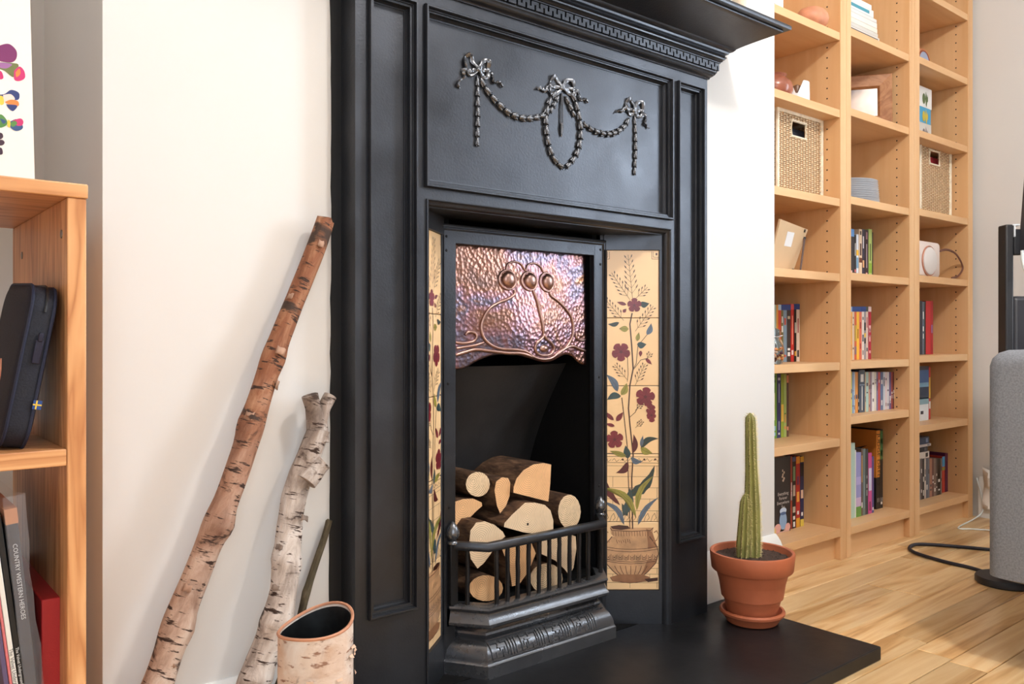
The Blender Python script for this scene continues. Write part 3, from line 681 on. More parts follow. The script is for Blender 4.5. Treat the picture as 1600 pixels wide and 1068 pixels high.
LOGS = [
 (ell(163, 250, 85, 88), 1.40, 2, .17, 'round log with speckled end at the top left of the wood pile'),
 ([(-30, 380), (60, 352), (130, 348), (190, 375), (195, 400), (150, 440), (100, 490), (60, 530), (-30, 540)], 1.40, 1, .16, 'half log with torn fibres beside the left side of the fire opening'),
 ([(290, 230), (330, 200), (375, 205), (390, 240), (385, 330), (360, 400), (318, 455), (295, 400), (278, 290)], 1.385, 1, .18, 'narrow split log with tapering lower end standing between two logs'),
 ([(410, 270), (430, 210), (480, 150), (550, 110), (620, 100), (675, 112), (668, 250), (655, 372), (540, 343), (408, 310)], 1.375, 1, .19, 'large quartered log lying on top of the wood pile'),
 ([(345, 520), (400, 460), (490, 377), (560, 376), (630, 392), (670, 430), (690, 500), (690, 590), (600, 600), (480, 585), (342, 548)], 1.355, 0, .21, 'big half log with a dark knot hole in its end'),
 (ell(800, 440, 80, 120), 1.365, 2, .20, 'round log at the right end of the wood pile'),
 ([(110, 570), (150, 515), (210, 505), (280, 530), (340, 580), (355, 612), (300, 660), (250, 740), (205, 800), (160, 838), (112, 770), (100, 690)], 1.35, 0, .20, 'pale pear-shaped log end behind the left finial'),
 (ell(220, 972, 120, 92), 1.34, 1, .22, 'round log on the grate floor at the left behind the bars'),
 ([(352, 690), (450, 640), (540, 660), (568, 730), (520, 850), (450, 950), (400, 962), (385, 850), (330, 700)], 1.345, 1, .2, 'split log wedged upright behind the middle bars'),
 (ell(640, 905, 115, 108), 1.34, 2, .22, 'round speckled log on the grate floor behind the middle bars'),
 ([(605, 630), (690, 612), (720, 570), (845, 610), (850, 700), (830, 830), (800, 885), (765, 840), (700, 780), (605, 735)], 1.345, 0, .2, 'pale split log behind the right-hand bars'),
]
for i, (pl, Y, e, ln, lab) in enumerate(LOGS):
    mb = MB(); pts = [L5(x, y, Y) for x, y in pl]; n = len(pts); c = sum(pts, Vector())/n
    z_dir = Vector((0.0, ln, 0)); rings = []
    for k, (t, g) in enumerate(((0, .985), (.02, 1.0), (.35, 1.0), (.7, 1.0), (1, .99))):
        rings.append([c+(p-c)*(g*(1+(R.uniform(-.012, .006) if 0 < k else 0)))+z_dir*t for p in pts])
    mb.rings(rings, True, False, 0); mb.add(rings[0], [list(range(n))], 1); mb.add(rings[-1], [list(range(n))[::-1]], 1)
    o = mb.build('log', [M_LOGBARK, EG[e]], smooth=40, org=(c.x-.012, Y, c.z+.008)); tag(o, lab, 'log', 'logs stacked in the fireplace')
    if i == 4:
        mk = MB(); kc = L5(511, 527, Y-.0006); mk.prism([kc+Vector((math.cos(q)*.0024, 0, math.sin(q)*.0028)) for q in [j*PI/5 for j in range(10)]], (0, .0005, 0)); mk.build('knot_hole', M_HOLE, o)

# ------------------------------------------------------------------ leaning sticks
def birch(name, lo, hi, split):
    m, nt, b = nodes(name)
    v1 = coords(nt, (26, 26, 9)); v2 = coords(nt, (35, 35, 190)); v3 = coords(nt, (9, 9, 14))
    n1 = noise_t(nt, v1, 1, 6, .65, .5); n2 = noise_t(nt, v2, 1, 3, .6); n3 = noise_t(nt, v3, 1, 5, .6, 1.0)
    tc = nt.nodes.new('ShaderNodeTexCoord'); sx = nt.nodes.new('ShaderNodeSeparateXYZ'); nt.links.new(tc.outputs['Object'], sx.inputs[0])
    base_lo = ramp(nt, n1, [(.25, lo[0]), (.5, lo[1]), (.72, lo[2])]); base_hi = ramp(nt, n1, [(.25, hi[0]), (.5, hi[1]), (.72, hi[2])])
    ad = nt.nodes.new('ShaderNodeMath'); ad.operation = 'MULTIPLY_ADD'; ad.inputs[1].default_value = .5; nt.links.new(n3, ad.inputs[0]); nt.links.new(sx.outputs[2], ad.inputs[2])
    mr = nt.nodes.new('ShaderNodeMapRange'); mr.inputs[1].default_value = split[0]+.22; mr.inputs[2].default_value = split[1]+.28; nt.links.new(ad.outputs[0], mr.inputs[0])
    mx = nt.nodes.new('ShaderNodeMix'); mx.data_type = 'RGBA'; nt.links.new(mr.outputs[0], mx.inputs[0]); nt.links.new(base_lo, mx.inputs[6]); nt.links.new(base_hi, mx.inputs[7])
    len_ = ramp(nt, n2, [(.58, (0,0,0)), (.64, (1,1,1))]); blot = ramp(nt, n3, [(.57, (0,0,0)), (.63, (1,1,1))])
    m2 = nt.nodes.new('ShaderNodeMix'); m2.data_type = 'RGBA'; nt.links.new(len_, m2.inputs[0]); nt.links.new(mx.outputs[2], m2.inputs[6]); m2.inputs[7].default_value = c4(sr(60, 42, 34))
    m3 = nt.nodes.new('ShaderNodeMix'); m3.data_type = 'RGBA'; nt.links.new(blot, m3.inputs[0]); nt.links.new(m2.outputs[2], m3.inputs[6]); m3.inputs[7].default_value = c4(sr(70, 54, 46))
    nt.links.new(m3.outputs[2], b.inputs['Base Color']); b.inputs['Roughness'].default_value = .7; b.inputs['Specular IOR Level'].default_value = .3
    bump(nt, b, n1, .8, .005); return m
WHITE_B = [sr(110, 90, 78), sr(204, 190, 180), sr(238, 232, 228)]
M_BIRCH_W = birch('birch_bark_white', WHITE_B, [sr(60, 46, 40), sr(150, 132, 120), sr(222, 214, 208)], (.38, .55))
M_BIRCH_B = birch('birch_bark_brown', [sr(120, 84, 66), sr(188, 160, 142), sr(216, 198, 184)], [sr(92, 52, 36), sr(142, 92, 66), sr(186, 140, 108)], (.30, .62))
M_TWIG = bark_mat('twig_bark', [(.3, sr(48, 40, 30)), (.55, sr(88, 78, 60)), (.75, sr(120, 108, 88))], (80, 80, 20))
def stick(name, base, top, r0, r1, mat, label, knots=(), wob=.004, seed=1, n=14, K=46):
    base, top = Vector(base), Vector(top); L = (top-base).length; d = (top-base)/L
    rot = d.to_track_quat('Z', 'Y').to_matrix().to_4x4()
    o = thing_mesh(name, base, rot, mat, label, L, r0, r1, knots, wob, seed, n, K); return o
def thing_mesh(name, base, rot, mat, label, L, r0, r1, knots, wob, seed, n, K):
    mb = MB(); rs = []; cl_ = rot.inverted() @ (Vector((0, 0, CAM_Z))-base); af = math.atan2(cl_.y, cl_.x)-4.7; knots = [(a, b+af, c) for a, b, c in knots]
    for k in range(K+1):
        t = k/K; z = L*t; r = r0+(r1-r0)*t
        for (kz, ka, kh) in knots: r += r*.10*math.exp(-((t-kz)/.025)**2)
        cx = wob*noise.noise(Vector((seed, t*3.1, 0)))*2; cy = wob*noise.noise(Vector((seed+9, t*3.1, 0)))*2
        ring = []
        for i in range(n):
            a_ = 2*PI*i/n; rr = r*(1+.10*noise.noise(Vector((math.cos(a_)*1.5+seed, math.sin(a_)*1.5, t*14))))
            for (kz, ka, kh) in knots:
                rr += r*kh*math.exp(-((t-kz)/.02)**2)*max(0, math.cos(a_-ka))**3
            ring.append(Vector((cx+math.cos(a_)*rr, cy+math.sin(a_)*rr, z+(R.uniform(-.003, .003) if k == K else 0))))
        rs.append(ring)
    mb.rings(rs, True, True); o = mb.build(name, mat, smooth=60, org=(0, 0, 0))
    o.matrix_world = Matrix.Translation(base) @ rot; tag(o, label, 'stick'); ORG[o] = Vector((0, 0, 0)); return o
def flakes(o, L, r0, r1, zs, mat):
    mb = MB(); cl_ = o.matrix_world.inverted() @ Vector((0, 0, CAM_Z)); af = math.atan2(cl_.y, cl_.x)-4.7
    for z, a_, w_, h in zs:
        a_ += af
        r = r0+(r1-r0)*z/L
        rs = []
        for j, zz in enumerate((-h/2, 0, h/2)):
            rs.append([Vector((math.cos(a_+q)*(r*1.05+.0008+.0012*(j == 0)), math.sin(a_+q)*(r*1.05+.0008+.0012*(j == 0)), z+zz+R.uniform(-.002, .002))) for q in (-w_, -w_/2, 0, w_/2, w_)])
        mb.rings(rs, False, False)
    f = mb.build('bark_flakes', mat, o, smooth=60, kind='stuff'); m = f.modifiers.new('solid', 'SOLIDIFY'); m.thickness = .0012
s1a, s1b = Vector((.279, 1.218, .014)), P(510, 345, 1.268)
st = stick('birch_stick', s1a, s1b, .0228, .0150, M_BIRCH_B, 'long brown birch stick leaning against the side of the fireplace', ((.46, 5.4, .45), (.30, 6.0, .2), (.20, 4.2, .15), (.62, 3.6, .15), (.74, 5.6, .15)), .010, 3, 16, 80)
M_FLAKE = plain('bark_flake', sr(164, 128, 106), .7, var=.2, vscale=40)
flakes(st, (s1b-s1a).length, .0228, .0150, [(.24, 5.6, .25, .012), (.34, 4.5, .3, .010), (.52, 5.7, .3, .016), (.60, 4.3, .35, .012), (.66, 5.8, .25, .014), (.71, 4.9, .4, .012), (.80, 3.9, .3, .010), (.90, 5.0, .3, .010)], M_FLAKE)
s2a, s2b = Vector((.456, 1.216, .016)), P(496, 672, 1.260)
st2 = stick('birch_stick', s2a, s2b, .0262, .0185, M_BIRCH_W, 'short forked birch stick with white bark leaning on the fireplace', ((.45, 4.7, .25), (.62, 4.4, .2), (.30, 4.6, .25)), .007, 11, 16, 60)
L2 = (s2b-s2a).length
fk = MB()
def inv2(p): return st2.matrix_world.inverted() @ p
def fkp(px, py, Y): return inv2(P(px, py, Y))
fk.tube([fkp(497, 690, 1.259), fkp(493, 655, 1.262), fkp(489, 635, 1.262), fkp(484, 617, 1.262)], [.0185, .0155, .0130, .0138], 12)
fk.tube([fkp(497, 690, 1.259), fkp(499, 655, 1.264), fkp(507, 635, 1.266), fkp(516, 618, 1.268)], [.0185, .0135, .0112, .0112], 12)
fk.tube([fkp(478, 752, 1.245), fkp(488, 738, 1.246), fkp(499, 728, 1.243), fkp(507, 721, 1.240)], [.018, .0185, .0145, .0135], 12)
fk.build('branch_stub', M_BIRCH_W, st2, smooth=60)
flakes(st2, L2, .0262, .0185, [(.36, 4.0, .3, .008), (.41, 5.4, .3, .008), (.30, 4.6, .35, .008)], plain('grey_bark_flake', sr(130, 112, 100), .7, var=.3, vscale=60))
s3a, s3b = Vector((.507, 1.256, .008)), P(515, 812, 1.285)
stick('twig', s3a, s3b, .0085, .0055, M_TWIG, 'thin dark twig leaning on the fireplace behind the birch vase', ((.4, 4.7, .5), (.7, 2, .4)), .003, 5, 10, 40)

# ------------------------------------------------------------------ birch-bark vase
def vase_bark():
    m, nt, b = nodes('birch_bark_sheet'); v = coords(nt, (9, 9, 26)); v2 = coords(nt, (40, 40, 130)); v3 = coords(nt, (14, 14, 30))
    n1 = noise_t(nt, v, 1, 6, .65, .8); n2 = noise_t(nt, v2, 1, 3, .6); n3 = noise_t(nt, v3, 1, 5, .6, .6)
    tc = nt.nodes.new('ShaderNodeTexCoord'); sx = nt.nodes.new('ShaderNodeSeparateXYZ'); nt.links.new(tc.outputs['Object'], sx.inputs[0])
    mr = nt.nodes.new('ShaderNodeMapRange'); mr.inputs[1].default_value = .42; mr.inputs[2].default_value = .58; nt.links.new(noise_t(nt, coords(nt, (14, 14, 10)), 1, 3), mr.inputs[0])
    warm = ramp(nt, n1, [(.3, sr(196, 164, 142)), (.5, sr(218, 196, 180)), (.7, sr(232, 218, 206))]); cool = ramp(nt, n1, [(.3, sr(188, 172, 160)), (.5, sr(226, 218, 212)), (.7, sr(240, 236, 232))])
    mx = nt.nodes.new('ShaderNodeMix'); mx.data_type = 'RGBA'; nt.links.new(mr.outputs[0], mx.inputs[0]); nt.links.new(warm, mx.inputs[6]); nt.links.new(cool, mx.inputs[7])
    sp_ = ramp(nt, n2, [(.60, (0,0,0)), (.66, (1,1,1))]); bl = ramp(nt, n3, [(.60, (0,0,0)), (.68, (1,1,1))])
    m2 = nt.nodes.new('ShaderNodeMix'); m2.data_type = 'RGBA'; nt.links.new(sp_, m2.inputs[0]); nt.links.new(mx.outputs[2], m2.inputs[6]); m2.inputs[7].default_value = c4(sr(150, 112, 92))
    m3 = nt.nodes.new('ShaderNodeMix'); m3.data_type = 'RGBA'; nt.links.new(bl, m3.inputs[0]); nt.links.new(m2.outputs[2], m3.inputs[6]); m3.inputs[7].default_value = c4(sr(112, 96, 88))
    nt.links.new(m3.outputs[2], b.inputs['Base Color']); b.inputs['Roughness'].default_value = .6; bump(nt, b, n1, .6, .004); return m
M_VASE = vase_bark()
vr = .0478; va, vb = ray(494); vt = 1.085; vc = Vector((va*vt, vb*vt, 0)); vh = .319
vs_ = thing('birch_bark_vase', 'birch-bark vase with a grey metal liner standing on the floor beside the hearth', 'vase', vc)
mb = MB(); n = 40
def vring(r, z, tilt=0.): return [vc+Vector((math.cos(2*PI*k/n)*r*(1+.012*math.sin(3*2*PI*k/n)), math.sin(2*PI*k/n)*r, z+tilt*(.010*math.cos(2*PI*k/n-.1)+.0035*math.sin(2*2*PI*k/n+.7)))) for k in range(n)]
mb.rings([vring(vr*1.02, 0), vring(vr*1.03, .06), vring(vr, .16), vring(vr*1.01, .25), vring(vr*1.005, vh, 1), vring(vr*.97, vh, 1), vring(vr*.965, vh-.02, .6), vring(vr*.965, .02)], True, False, 0)
mb.build('bark', M_VASE, vs_, smooth=50)
mb = MB(); mb.rings([vring(vr*.955, vh-.003, .95), vring(vr*.94, vh-.0025, .95), vring(vr*.93, vh-.02, .6), vring(vr*.90, .03), vring(.001, .03)], True, False); mb.build('liner', plain('zinc_liner', (.045, .05, .055), .35, metal=.8, var=.3, vscale=30), vs_)
mb = MB()
for k in range(46):
    a_ = R.uniform(-2.2, .5); z = R.uniform(.08, vh-.02); p = vc+Vector((math.cos(a_)*vr*1.015, math.sin(a_)*vr*1.015, z)); tdir = Vector((-math.sin(a_), math.cos(a_), 0)); od = Vector((math.cos(a_), math.sin(a_), 0))
    l = R.uniform(.003, .007); mb.add([p-tdir*l+od*.001, p+tdir*l+od*.001, p+tdir*l*.8+od*R.uniform(.002, .005)-Vector((0, 0, R.uniform(.002, .006))), p-tdir*l*.7+od*.0015-Vector((0, 0, .003))], [(0,1,2,3)])
mb.build('bark_curls', plain('bark_curl', sr(222, 186, 160), .6), vs_, kind='stuff')
mb = MB(); a_ = .15
for z in (vh-.045, vh-.062, vh-.10):
    p = vc+Vector((math.cos(a_)*vr*1.01, math.sin(a_)*vr*1.01, z)); mb.tube([p, p+Vector((.006, -.002, .004)), p+Vector((.004, -.003, .010)), p+Vector((.001, 0, .012))], .0018, 6)
mb.build('stitching', plain('root_lacing', sr(196, 132, 92), .6), vs_)
mb = MB(); mb.tube([p for p in vring(vr*.99, vh+.001, 1)], .0022, 6, loop=True); mb.build('rim', plain('bark_rim', sr(190, 134, 104), .6, var=.2, vscale=30), vs_)

# ------------------------------------------------------------------ potted cactus
M_TERRA = plain('terracotta', sr(186, 104, 70), .55, bmp=.15, bscale=120, var=.08, vscale=14)
pc = G(1177, 969, HZ); pc.x = min(pc.x, 1.744-.078); pc.z = HZ
sc_ = 1.0
mb = MB(); mb.lathe([(.052, 0), (.058, .002), (.064, .012), (.0705, .020), (.0735, .022), (.0745, .027), (.072, .031), (.0675, .0305), (.063, .022), (.055, .010), (.001, .010)], pc, 40)
tag(mb.build('plant_saucer', M_TERRA, smooth=40), 'terracotta saucer on the hearth under the cactus pot', 'saucer')
pt = thing('potted_cactus', 'terracotta pot with two upright columns of spiny cactus', 'potted plant', pc+Vector((0, 0, .0105)))
mb = MB(); mb.lathe([(.050, .011), (.053, .0115), (.0825, .120), (.0895, .121), (.0925, .124), (.0965, .160), (.0955, .164), (.0915, .165), (.0885, .163), (.0865, .150), (.080, .125), (.070, .060)], pc, 44)
mb.build('pot', M_TERRA, pt, smooth=40)
mb = MB(); rs = []
for r in (.0865, .07, .05, .03, .01): rs.append([pc+Vector((math.cos(q)*r, math.sin(q)*r, .149+.003*noise.noise(Vector((math.cos(q)*r*90, math.sin(q)*r*90, 1))))) for q in [i*PI/20 for i in range(40)]])
mb.rings(rs, True, True)
for k in range(150):
    a_, r = R.uniform(0, 2*PI), .08*math.sqrt(R.random()); s = R.uniform(.001, .0028); c = pc+Vector((math.cos(a_)*r, math.sin(a_)*r, .151))
    mb.add([c+Vector((s, 0, 0)), c+Vector((-s, 0, 0)), c+Vector((0, s, 0)), c+Vector((0, -s, 0)), c+Vector((0, 0, s)), c+Vector((0, 0, -s))], [(0,2,4), (2,1,4), (1,3,4), (3,0,4)])
mb.build('soil', plain('potting_soil', sr(70, 52, 44), .9, var=.5, vscale=150, bmp=.8, bscale=200), pt, smooth=0, kind='stuff')
M_CACT = plain('cactus_green', sr(132, 130, 70), .6, var=.2, vscale=25, bmp=.3, bscale=80); M_SPINE = plain('cactus_spines', sr(236, 220, 160), .5)
def cactus(base, top, rad, ribs=9):
    base, top = Vector(base), Vector(top); K = 30; n = ribs*4; rs = []
    mbs = MB(); mbp = MB()
    for k in range(K+1):
        t = k/K; c = base.lerp(top, t); r = rad(t)
        rs.append([c+Vector((math.cos(q), math.sin(q), 0))*r*(1+.14*math.cos(ribs*q)) for q in [2*PI*i/n for i in range(n)]])
    mbs.rings(rs, True, True)
    L = (top-base).length; m = int(L/.0042)
    for j in range(m):
        t = (j+.5)/m; c = base.lerp(top, t); r = rad(t)*1.13
        for i in range(ribs):
            q0 = 2*PI*i/ribs
            for s in range(6):
                q = q0+R.uniform(-.55, .55); p = c+Vector((math.cos(q0), math.sin(q0), 0))*r; e = p+Vector((math.cos(q), math.sin(q), R.uniform(-.7, .8)))*R.uniform(.004, .0085)
                w_ = Vector((-math.sin(q0), math.cos(q0), .4))*.00045; mbp.add([p-w_, p+w_, e], [(0,1,2)])
    s = mbs.build('cactus_stem', M_CACT, pt, smooth=60); mbp.build('spines', M_SPINE, s, smooth=0, kind='stuff')
pd = pc.copy(); av = Vector((SA, -CA, 0))     # across the view
def crad(t):
    r = .0160 if t < .35 else (.0160-.0035*(t-.35)/.25 if t < .6 else .0125-.002*(t-.6)/.4)
    return r*(.88+.12*min(1, t*8))*(math.sqrt(max(.03, 1-((t-.95)/.05)**2)) if t > .95 else 1)
cactus(pc+av*.006+Vector((0, .004, .147)), pc+av*-.001+Vector((0, .004, .485)), crad)
cactus(pc+av*-.023+Vector((0, -.002, .147)), pc+av*-.018+Vector((0, -.004, .298)), lambda t: .0160*(.8+.2*min(1, t*5))*(1-.35*t)*(min(1, (.03+(1-t)*7)**.5) if t > .85 else 1))
# small china foot of an ornament on the mantel shelf
oc = P(1155, 9, 1.22); mb = MB()
mb.lathe([(.010, 0), (.0115, .002), (.010, .006), (.005, .010), (.0045, .03), (.009, .04), (.016, .06), (.018, .085), (.012, .10), (.001, .104)], (oc.x, 1.22, 1.4352), 20); tag(mb.build('ornament', plain('tan_china', sr(214, 196, 172), .4)), 'small cream footed ornament on the mantel shelf', 'ornament')

# ------------------------------------------------------------------ pine shelf unit in the left alcove
PY, PYB = 1.08, 1.45; PXR = .2367; PXI = .2162; PXL = -.36
ps = thing('pine_shelf_unit', 'low pine shelf unit standing in the alcove beside the chimney breast', 'shelf unit', ((PXL+PXR)/2, (PY+PYB)/2, 0))
mb = MB(); mb.box(PXI, PXR, PY, PYB, 0, .8564); mb.build('side_panel', M_PINE, ps, bevel=.0015)
mb = MB(); mb.box(PXL, PXL+.0205, PY, PYB, 0, .8564); mb.build('side_panel', M_PINE, ps, bevel=.0015)
mb = MB(); mb.box(PXL, PXR+.0015, PY-.002, PYB, .8564, .8733); mb.build('top_board', M_PINEX, ps, bevel=.0015)
for z in (.5428, .162): mb = MB(); mb.box(PXL+.021, PXI-.0005, PY+.001, PYB-.01, z, z+.0195); mb.build('shelf', M_PINEX, ps, bevel=.001)
for y_, z in ((PY+.03, .816), (PYB-.08, .81)):
    mb = MB(); mb.M = Matrix.Translation((PXI, y_, z)) @ Matrix.Rotation(-PI/2, 4, 'Y'); mb.lathe([(.0001, .0012), (.005, .001), (.0055, 0)], n=12); mb.build('screw_cap', plain('steel_screw', (.25, .22, .19), .4, metal=.8), ps)
# butterfly print leaning on top
cw = thing('butterfly_print', 'white card print of coloured paper butterflies leaning on the pine shelf unit', 'print', (.02, 1.25, .8733))
tp = P(55, 277, 1.21)
MC = Matrix.Translation((tp.x, 1.21, .8736)) @ Matrix.Rotation(-.13, 4, 'X')
mb = MB(); mb.M = MC; mb.box(-.38, 0, 0, .003, .001, .54); mb.build('card', plain('print_card', sr(240, 230, 220), .6, var=.01), cw, smooth=0)
bcol = {}
def BP(x, y):      # crop (0,40) scale .2435 onto the card plane
    px, py = .2435*x, 40+.2435*y
    a_, b_ = ray(px); o_ = MC.inverted() @ Vector((0, 0, CAM_Z)); d_ = MC.inverted().to_3x3() @ Vector((a_, b_, -(py-HOR)/F_PX)); t = (-.0004-o_.y)/d_.y
    return o_+d_*t
bm_ = MB(); bm_.M = MC; cols = [(116, 30, 92), (196, 40, 104), (104, 112, 60), (150, 96, 150), (36, 52, 110), (236, 128, 56), (240, 208, 196), (238, 196, 70), (44, 72, 120), (80, 130, 60), (60, 32, 50), (30, 24, 30)]
def shape(pts, k):
    sp_ = smooth_path([BP(x, y) for x, y in pts]+[BP(*pts[0])], 4)[:-1]; shape.n += 1
    bm_.add([Vector((p.x, -.0004-.00001*shape.n, p.z)) for p in sp_], [list(range(len(sp_)))], k)
shape.n = 0
shape([(-30, 150), (5, 125), (60, 118), (105, 160), (105, 210), (75, 235), (10, 230), (-30, 210)], 0); shape([(-20, 235), (80, 240), (120, 255), (90, 330), (30, 290), (-20, 270)], 2); shape([(-20, 235), (40, 240), (78, 250), (40, 275), (-10, 265)], 3)
shape([(90, 290), (125, 262), (155, 290), (160, 335), (125, 355), (92, 345)], 1); shape([(100, 300), (125, 275), (130, 310), (105, 330)], 5); shape([(-20, 285), (10, 295), (22, 335), (0, 345), (-20, 330)], 1)
shape([(-40, 440), (25, 440), (70, 412), (120, 430), (122, 470), (90, 478), (30, 470)], 4); shape([(20, 445), (70, 440), (95, 475), (30, 490)], 6); shape([(30, 490), (70, 475), (115, 485), (118, 515), (70, 512)], 5); shape([(40, 505), (110, 512), (85, 548), (55, 530)], 4); shape([(-10, 450), (18, 455), (25, 500), (0, 505)], 7)
shape([(-30, 580), (10, 570), (45, 610), (40, 640), (0, 655), (-30, 640)], 9); shape([(0, 595), (40, 612), (20, 630)], 8); shape([(65, 615), (110, 600), (145, 640), (140, 665), (100, 675), (65, 650)], 8); shape([(80, 610), (130, 595), (150, 615), (140, 640), (105, 640)], 1); shape([(65, 625), (95, 610), (110, 630), (80, 650)], 9); shape([(48, 605), (65, 610), (65, 650), (48, 645)], 7)
shape([(-20, 685), (12, 690), (20, 715), (0, 730), (-20, 720)], 10); shape([(-20, 735), (15, 733), (30, 750), (15, 768), (-20, 765)], 10); shape([(-20, 785), (10, 785), (18, 820), (0, 828), (-20, 815)], 10)
bm_.build('butterflies', [srgb(*c) for c in cols], cw, smooth=0)
# navy case with zip, leaning
M_NAVY = plain('navy_canvas', sr(20, 24, 38), .75, bmp=.4, bscale=400, var=.2, vscale=60); M_NAVY2 = plain('navy_trim', sr(26, 32, 56), .7, var=.1)
nb = Vector((.1642, 1.099, .5626))
nc = thing('zip_case', 'navy fabric zip case with a small flag tag leaning in the pine shelf unit', 'case', nb)
NM = Matrix.Translation(nb) @ Matrix.Rotation(.175, 4, 'Y') @ Matrix.Rotation(.05, 4, 'X') @ Matrix.Scale(.864, 4)
def rounded(w_, h, r, n=6):
    o_ = []
    for cx_, cz_, a0 in ((w_-r, h-r, 0), (r, h-r, PI/2), (r, r, PI), (w_-r, r, 1.5*PI)):
        o_ += [(cx_+r*math.cos(a0+PI/2*i/n), cz_+r*math.sin(a0+PI/2*i/n)) for i in range(n+1)]
    return o_
mb = MB(); mb.M = NM; out = rounded(.22, .222, .035)       # seen from the side: depth along Y, height
rs = []
for x_, g in ((-.018, .93), (-.0155, .975), (-.012, 1), (.012, 1), (.0155, .975), (.018, .93)):
    rs.append([Vector((x_, .11+(y_-.11)*g, .111+(z_-.111)*g)) for y_, z_ in out])
mb.rings(rs, True, True); mb.build('body', M_NAVY, nc, smooth=50)
mb = MB(); mb.M = NM
for x_ in (-.0135, .0135): mb.tube([Vector((x_, .11+(y_-.11)*1.0, .111+(z_-.111)*1.0)) for y_, z_ in out], .0022, 6, loop=True)
mb.build('piping', M_NAVY2, nc)
mb = MB(); mb.M = NM
mb.tube([Vector((.003, .11+(y_-.11)*1.012, .111+(z_-.111)*1.012)) for y_, z_ in out if z_ > .08], .0017, 6); mb.build('zip', plain('zip_dark', (.012, .012, .014), .4), nc)
mb = MB(); mb.M = NM; mb.box(-.0015, .0085, -.006, -.0025, .118, .150); mb.box(.0005, .0065, -.008, -.002, .148, .160); mb.build('zip_puller', plain('zip_puller_metal', sr(40, 40, 58), .4, metal=.5), nc, bevel=.0012)
mb = MB(); mb.M = NM; mb.box(.011, .0215, -.0035, -.0025, .058, .070, 0); mb.box(.0142, .0160, -.0039, -.0024, .058, .070, 1); mb.box(.011, .0215, -.0039, -.0024, .0632, .0650, 1); mb.build('flag_tag', [srgb(30, 70, 140), srgb(240, 200, 70)], nc, smooth=0)
mb = MB(); mb.M = Matrix.Translation((.1296, 1.0905, .5625)) @ Matrix.Rotation(.20, 4, 'Y') @ Matrix.Scale(.864, 4); mb.lathe([(.0045, 0), (.0045, .100), (.0035, .112), (.0008, .126)], n=8); tag(mb.build('wooden_stylus', plain('brown_wood_tip', sr(150, 92, 66), .6, var=.2)), 'brown wooden pointed stick standing in front of the navy case', 'stick')
# records and box on the lower shelf
def xp(px, Y): return P(px, 525, Y).x
ln_ = -.12
zt = .468
def slab_at(name, label, cat, px0, px1, pyref, col, h, lean=ln_, Y=1.102, d=.31):
    zz = P((px0+px1)/2, pyref, Y).z; xa_, xb_ = xp(px0, Y), xp(px1, Y)
    xc = (xa_+xb_)/2-(zz-.182)*math.tan(lean)
    b0 = Vector((xc, Y, .182+abs(math.sin(lean))*(xb_-xa_)/2)); M = Matrix.Translation(b0) @ Matrix.Rotation(lean, 4, 'Y')
    m = MB(); m.M = M; m.box(-(xb_-xa_)/2, (xb_-xa_)/2, 0, d, 0, h); o = m.build(name, srgb(*col), bevel=.0008); return tag(o, label, cat), M, (xb_-xa_)
o, M, wd = slab_at('record_sleeve', 'white-spined record sleeve with black lettering on the lower pine shelf', 'record', 10.5, 18.5, 1000, (226, 222, 214), .300)
text_mesh('spine_lettering', 'The Velvet Underground & Nico     Produced By Andy Warhol     Verve', .0058, M @ Matrix.Translation((0, -.0008, .155)) @ Matrix.Rotation(PI/2, 4, 'X') @ Matrix.Rotation(-PI/2, 4, 'Z'), plain('black_ink', (.02, .02, .02), .6), o, 'LEFT', .95)
o, M, wd = slab_at('record_sleeve', 'black-spined record sleeve beside the white-spined one on the pine shelf', 'record', 20, 29, 1000, (16, 16, 18), .310)
text_mesh('spine_lettering', 'The Velvet Underground  /  White Light White Heat', .0046, M @ Matrix.Translation((0, -.0008, .155)) @ Matrix.Rotation(PI/2, 4, 'X') @ Matrix.Rotation(-PI/2, 4, 'Z'), plain('white_ink', (.75, .75, .75), .6), o, 'LEFT', .95)
slab_at('record_sleeve', 'pink-spined record sleeve on the lower pine shelf', 'record', 5, 9.5, 1000, (206, 110, 112), .298)
slab_at('record_sleeve', 'purple-spined record sleeve on the lower pine shelf', 'record', -4, 4, 1000, (92, 78, 110), .298)
o, M, wd = slab_at('box_set', 'dark hardback box set wrapped in clear plastic on the pine shelf', 'box set', 31, 49.5, 1000, (46, 46, 54), .315, -.100, 1.10, .30)
mb = MB(); mb.M = M; mb.box(-wd/2-.0004, wd/2+.0004, -.0006, .30, .298, .3157); mb.build('top_band', plain('copper_card', sr(176, 118, 78), .5), o, smooth=0)
text_mesh('spine_lettering', 'COUNTRY WESTERN HEROES', .0066, M @ Matrix.Translation((0, -.0012, .275)) @ Matrix.Rotation(PI/2, 4, 'X') @ Matrix.Rotation(-PI/2, 4, 'Z'), plain('silver_ink', (.55, .55, .56), .5), o, 'LEFT', 1.0)
mp, ntp, bp_ = nodes('clear_wrap'); bp_.inputs['Base Color'].default_value = (.9, .88, .92, 1); bp_.inputs['Roughness'].default_value = .18; bp_.inputs['Alpha'].default_value = .10; bump(ntp, bp_, noise_t(ntp, coords(ntp), 60), .8, .004)
mb = MB(); mb.M = M; rs = []
for k in range(12):
    z_ = .33*k/11; j_ = lambda: R.uniform(-.0012, .0012)
    rs.append([Vector((-wd/2-.001, .2, z_)), Vector((-wd/2-.001+j_()*.3, -.0015, z_)), Vector((0, -.0022+j_(), z_)), Vector((wd/2+.002, -.002+j_(), z_)), Vector((wd/2+.0085+j_()*2, .004+j_(), z_)), Vector((wd/2+.003, .02, z_)), Vector((wd/2+.002, .2, z_))])
mb.rings(rs, False, False); mb.build('plastic_wrap', mp, o, smooth=20)
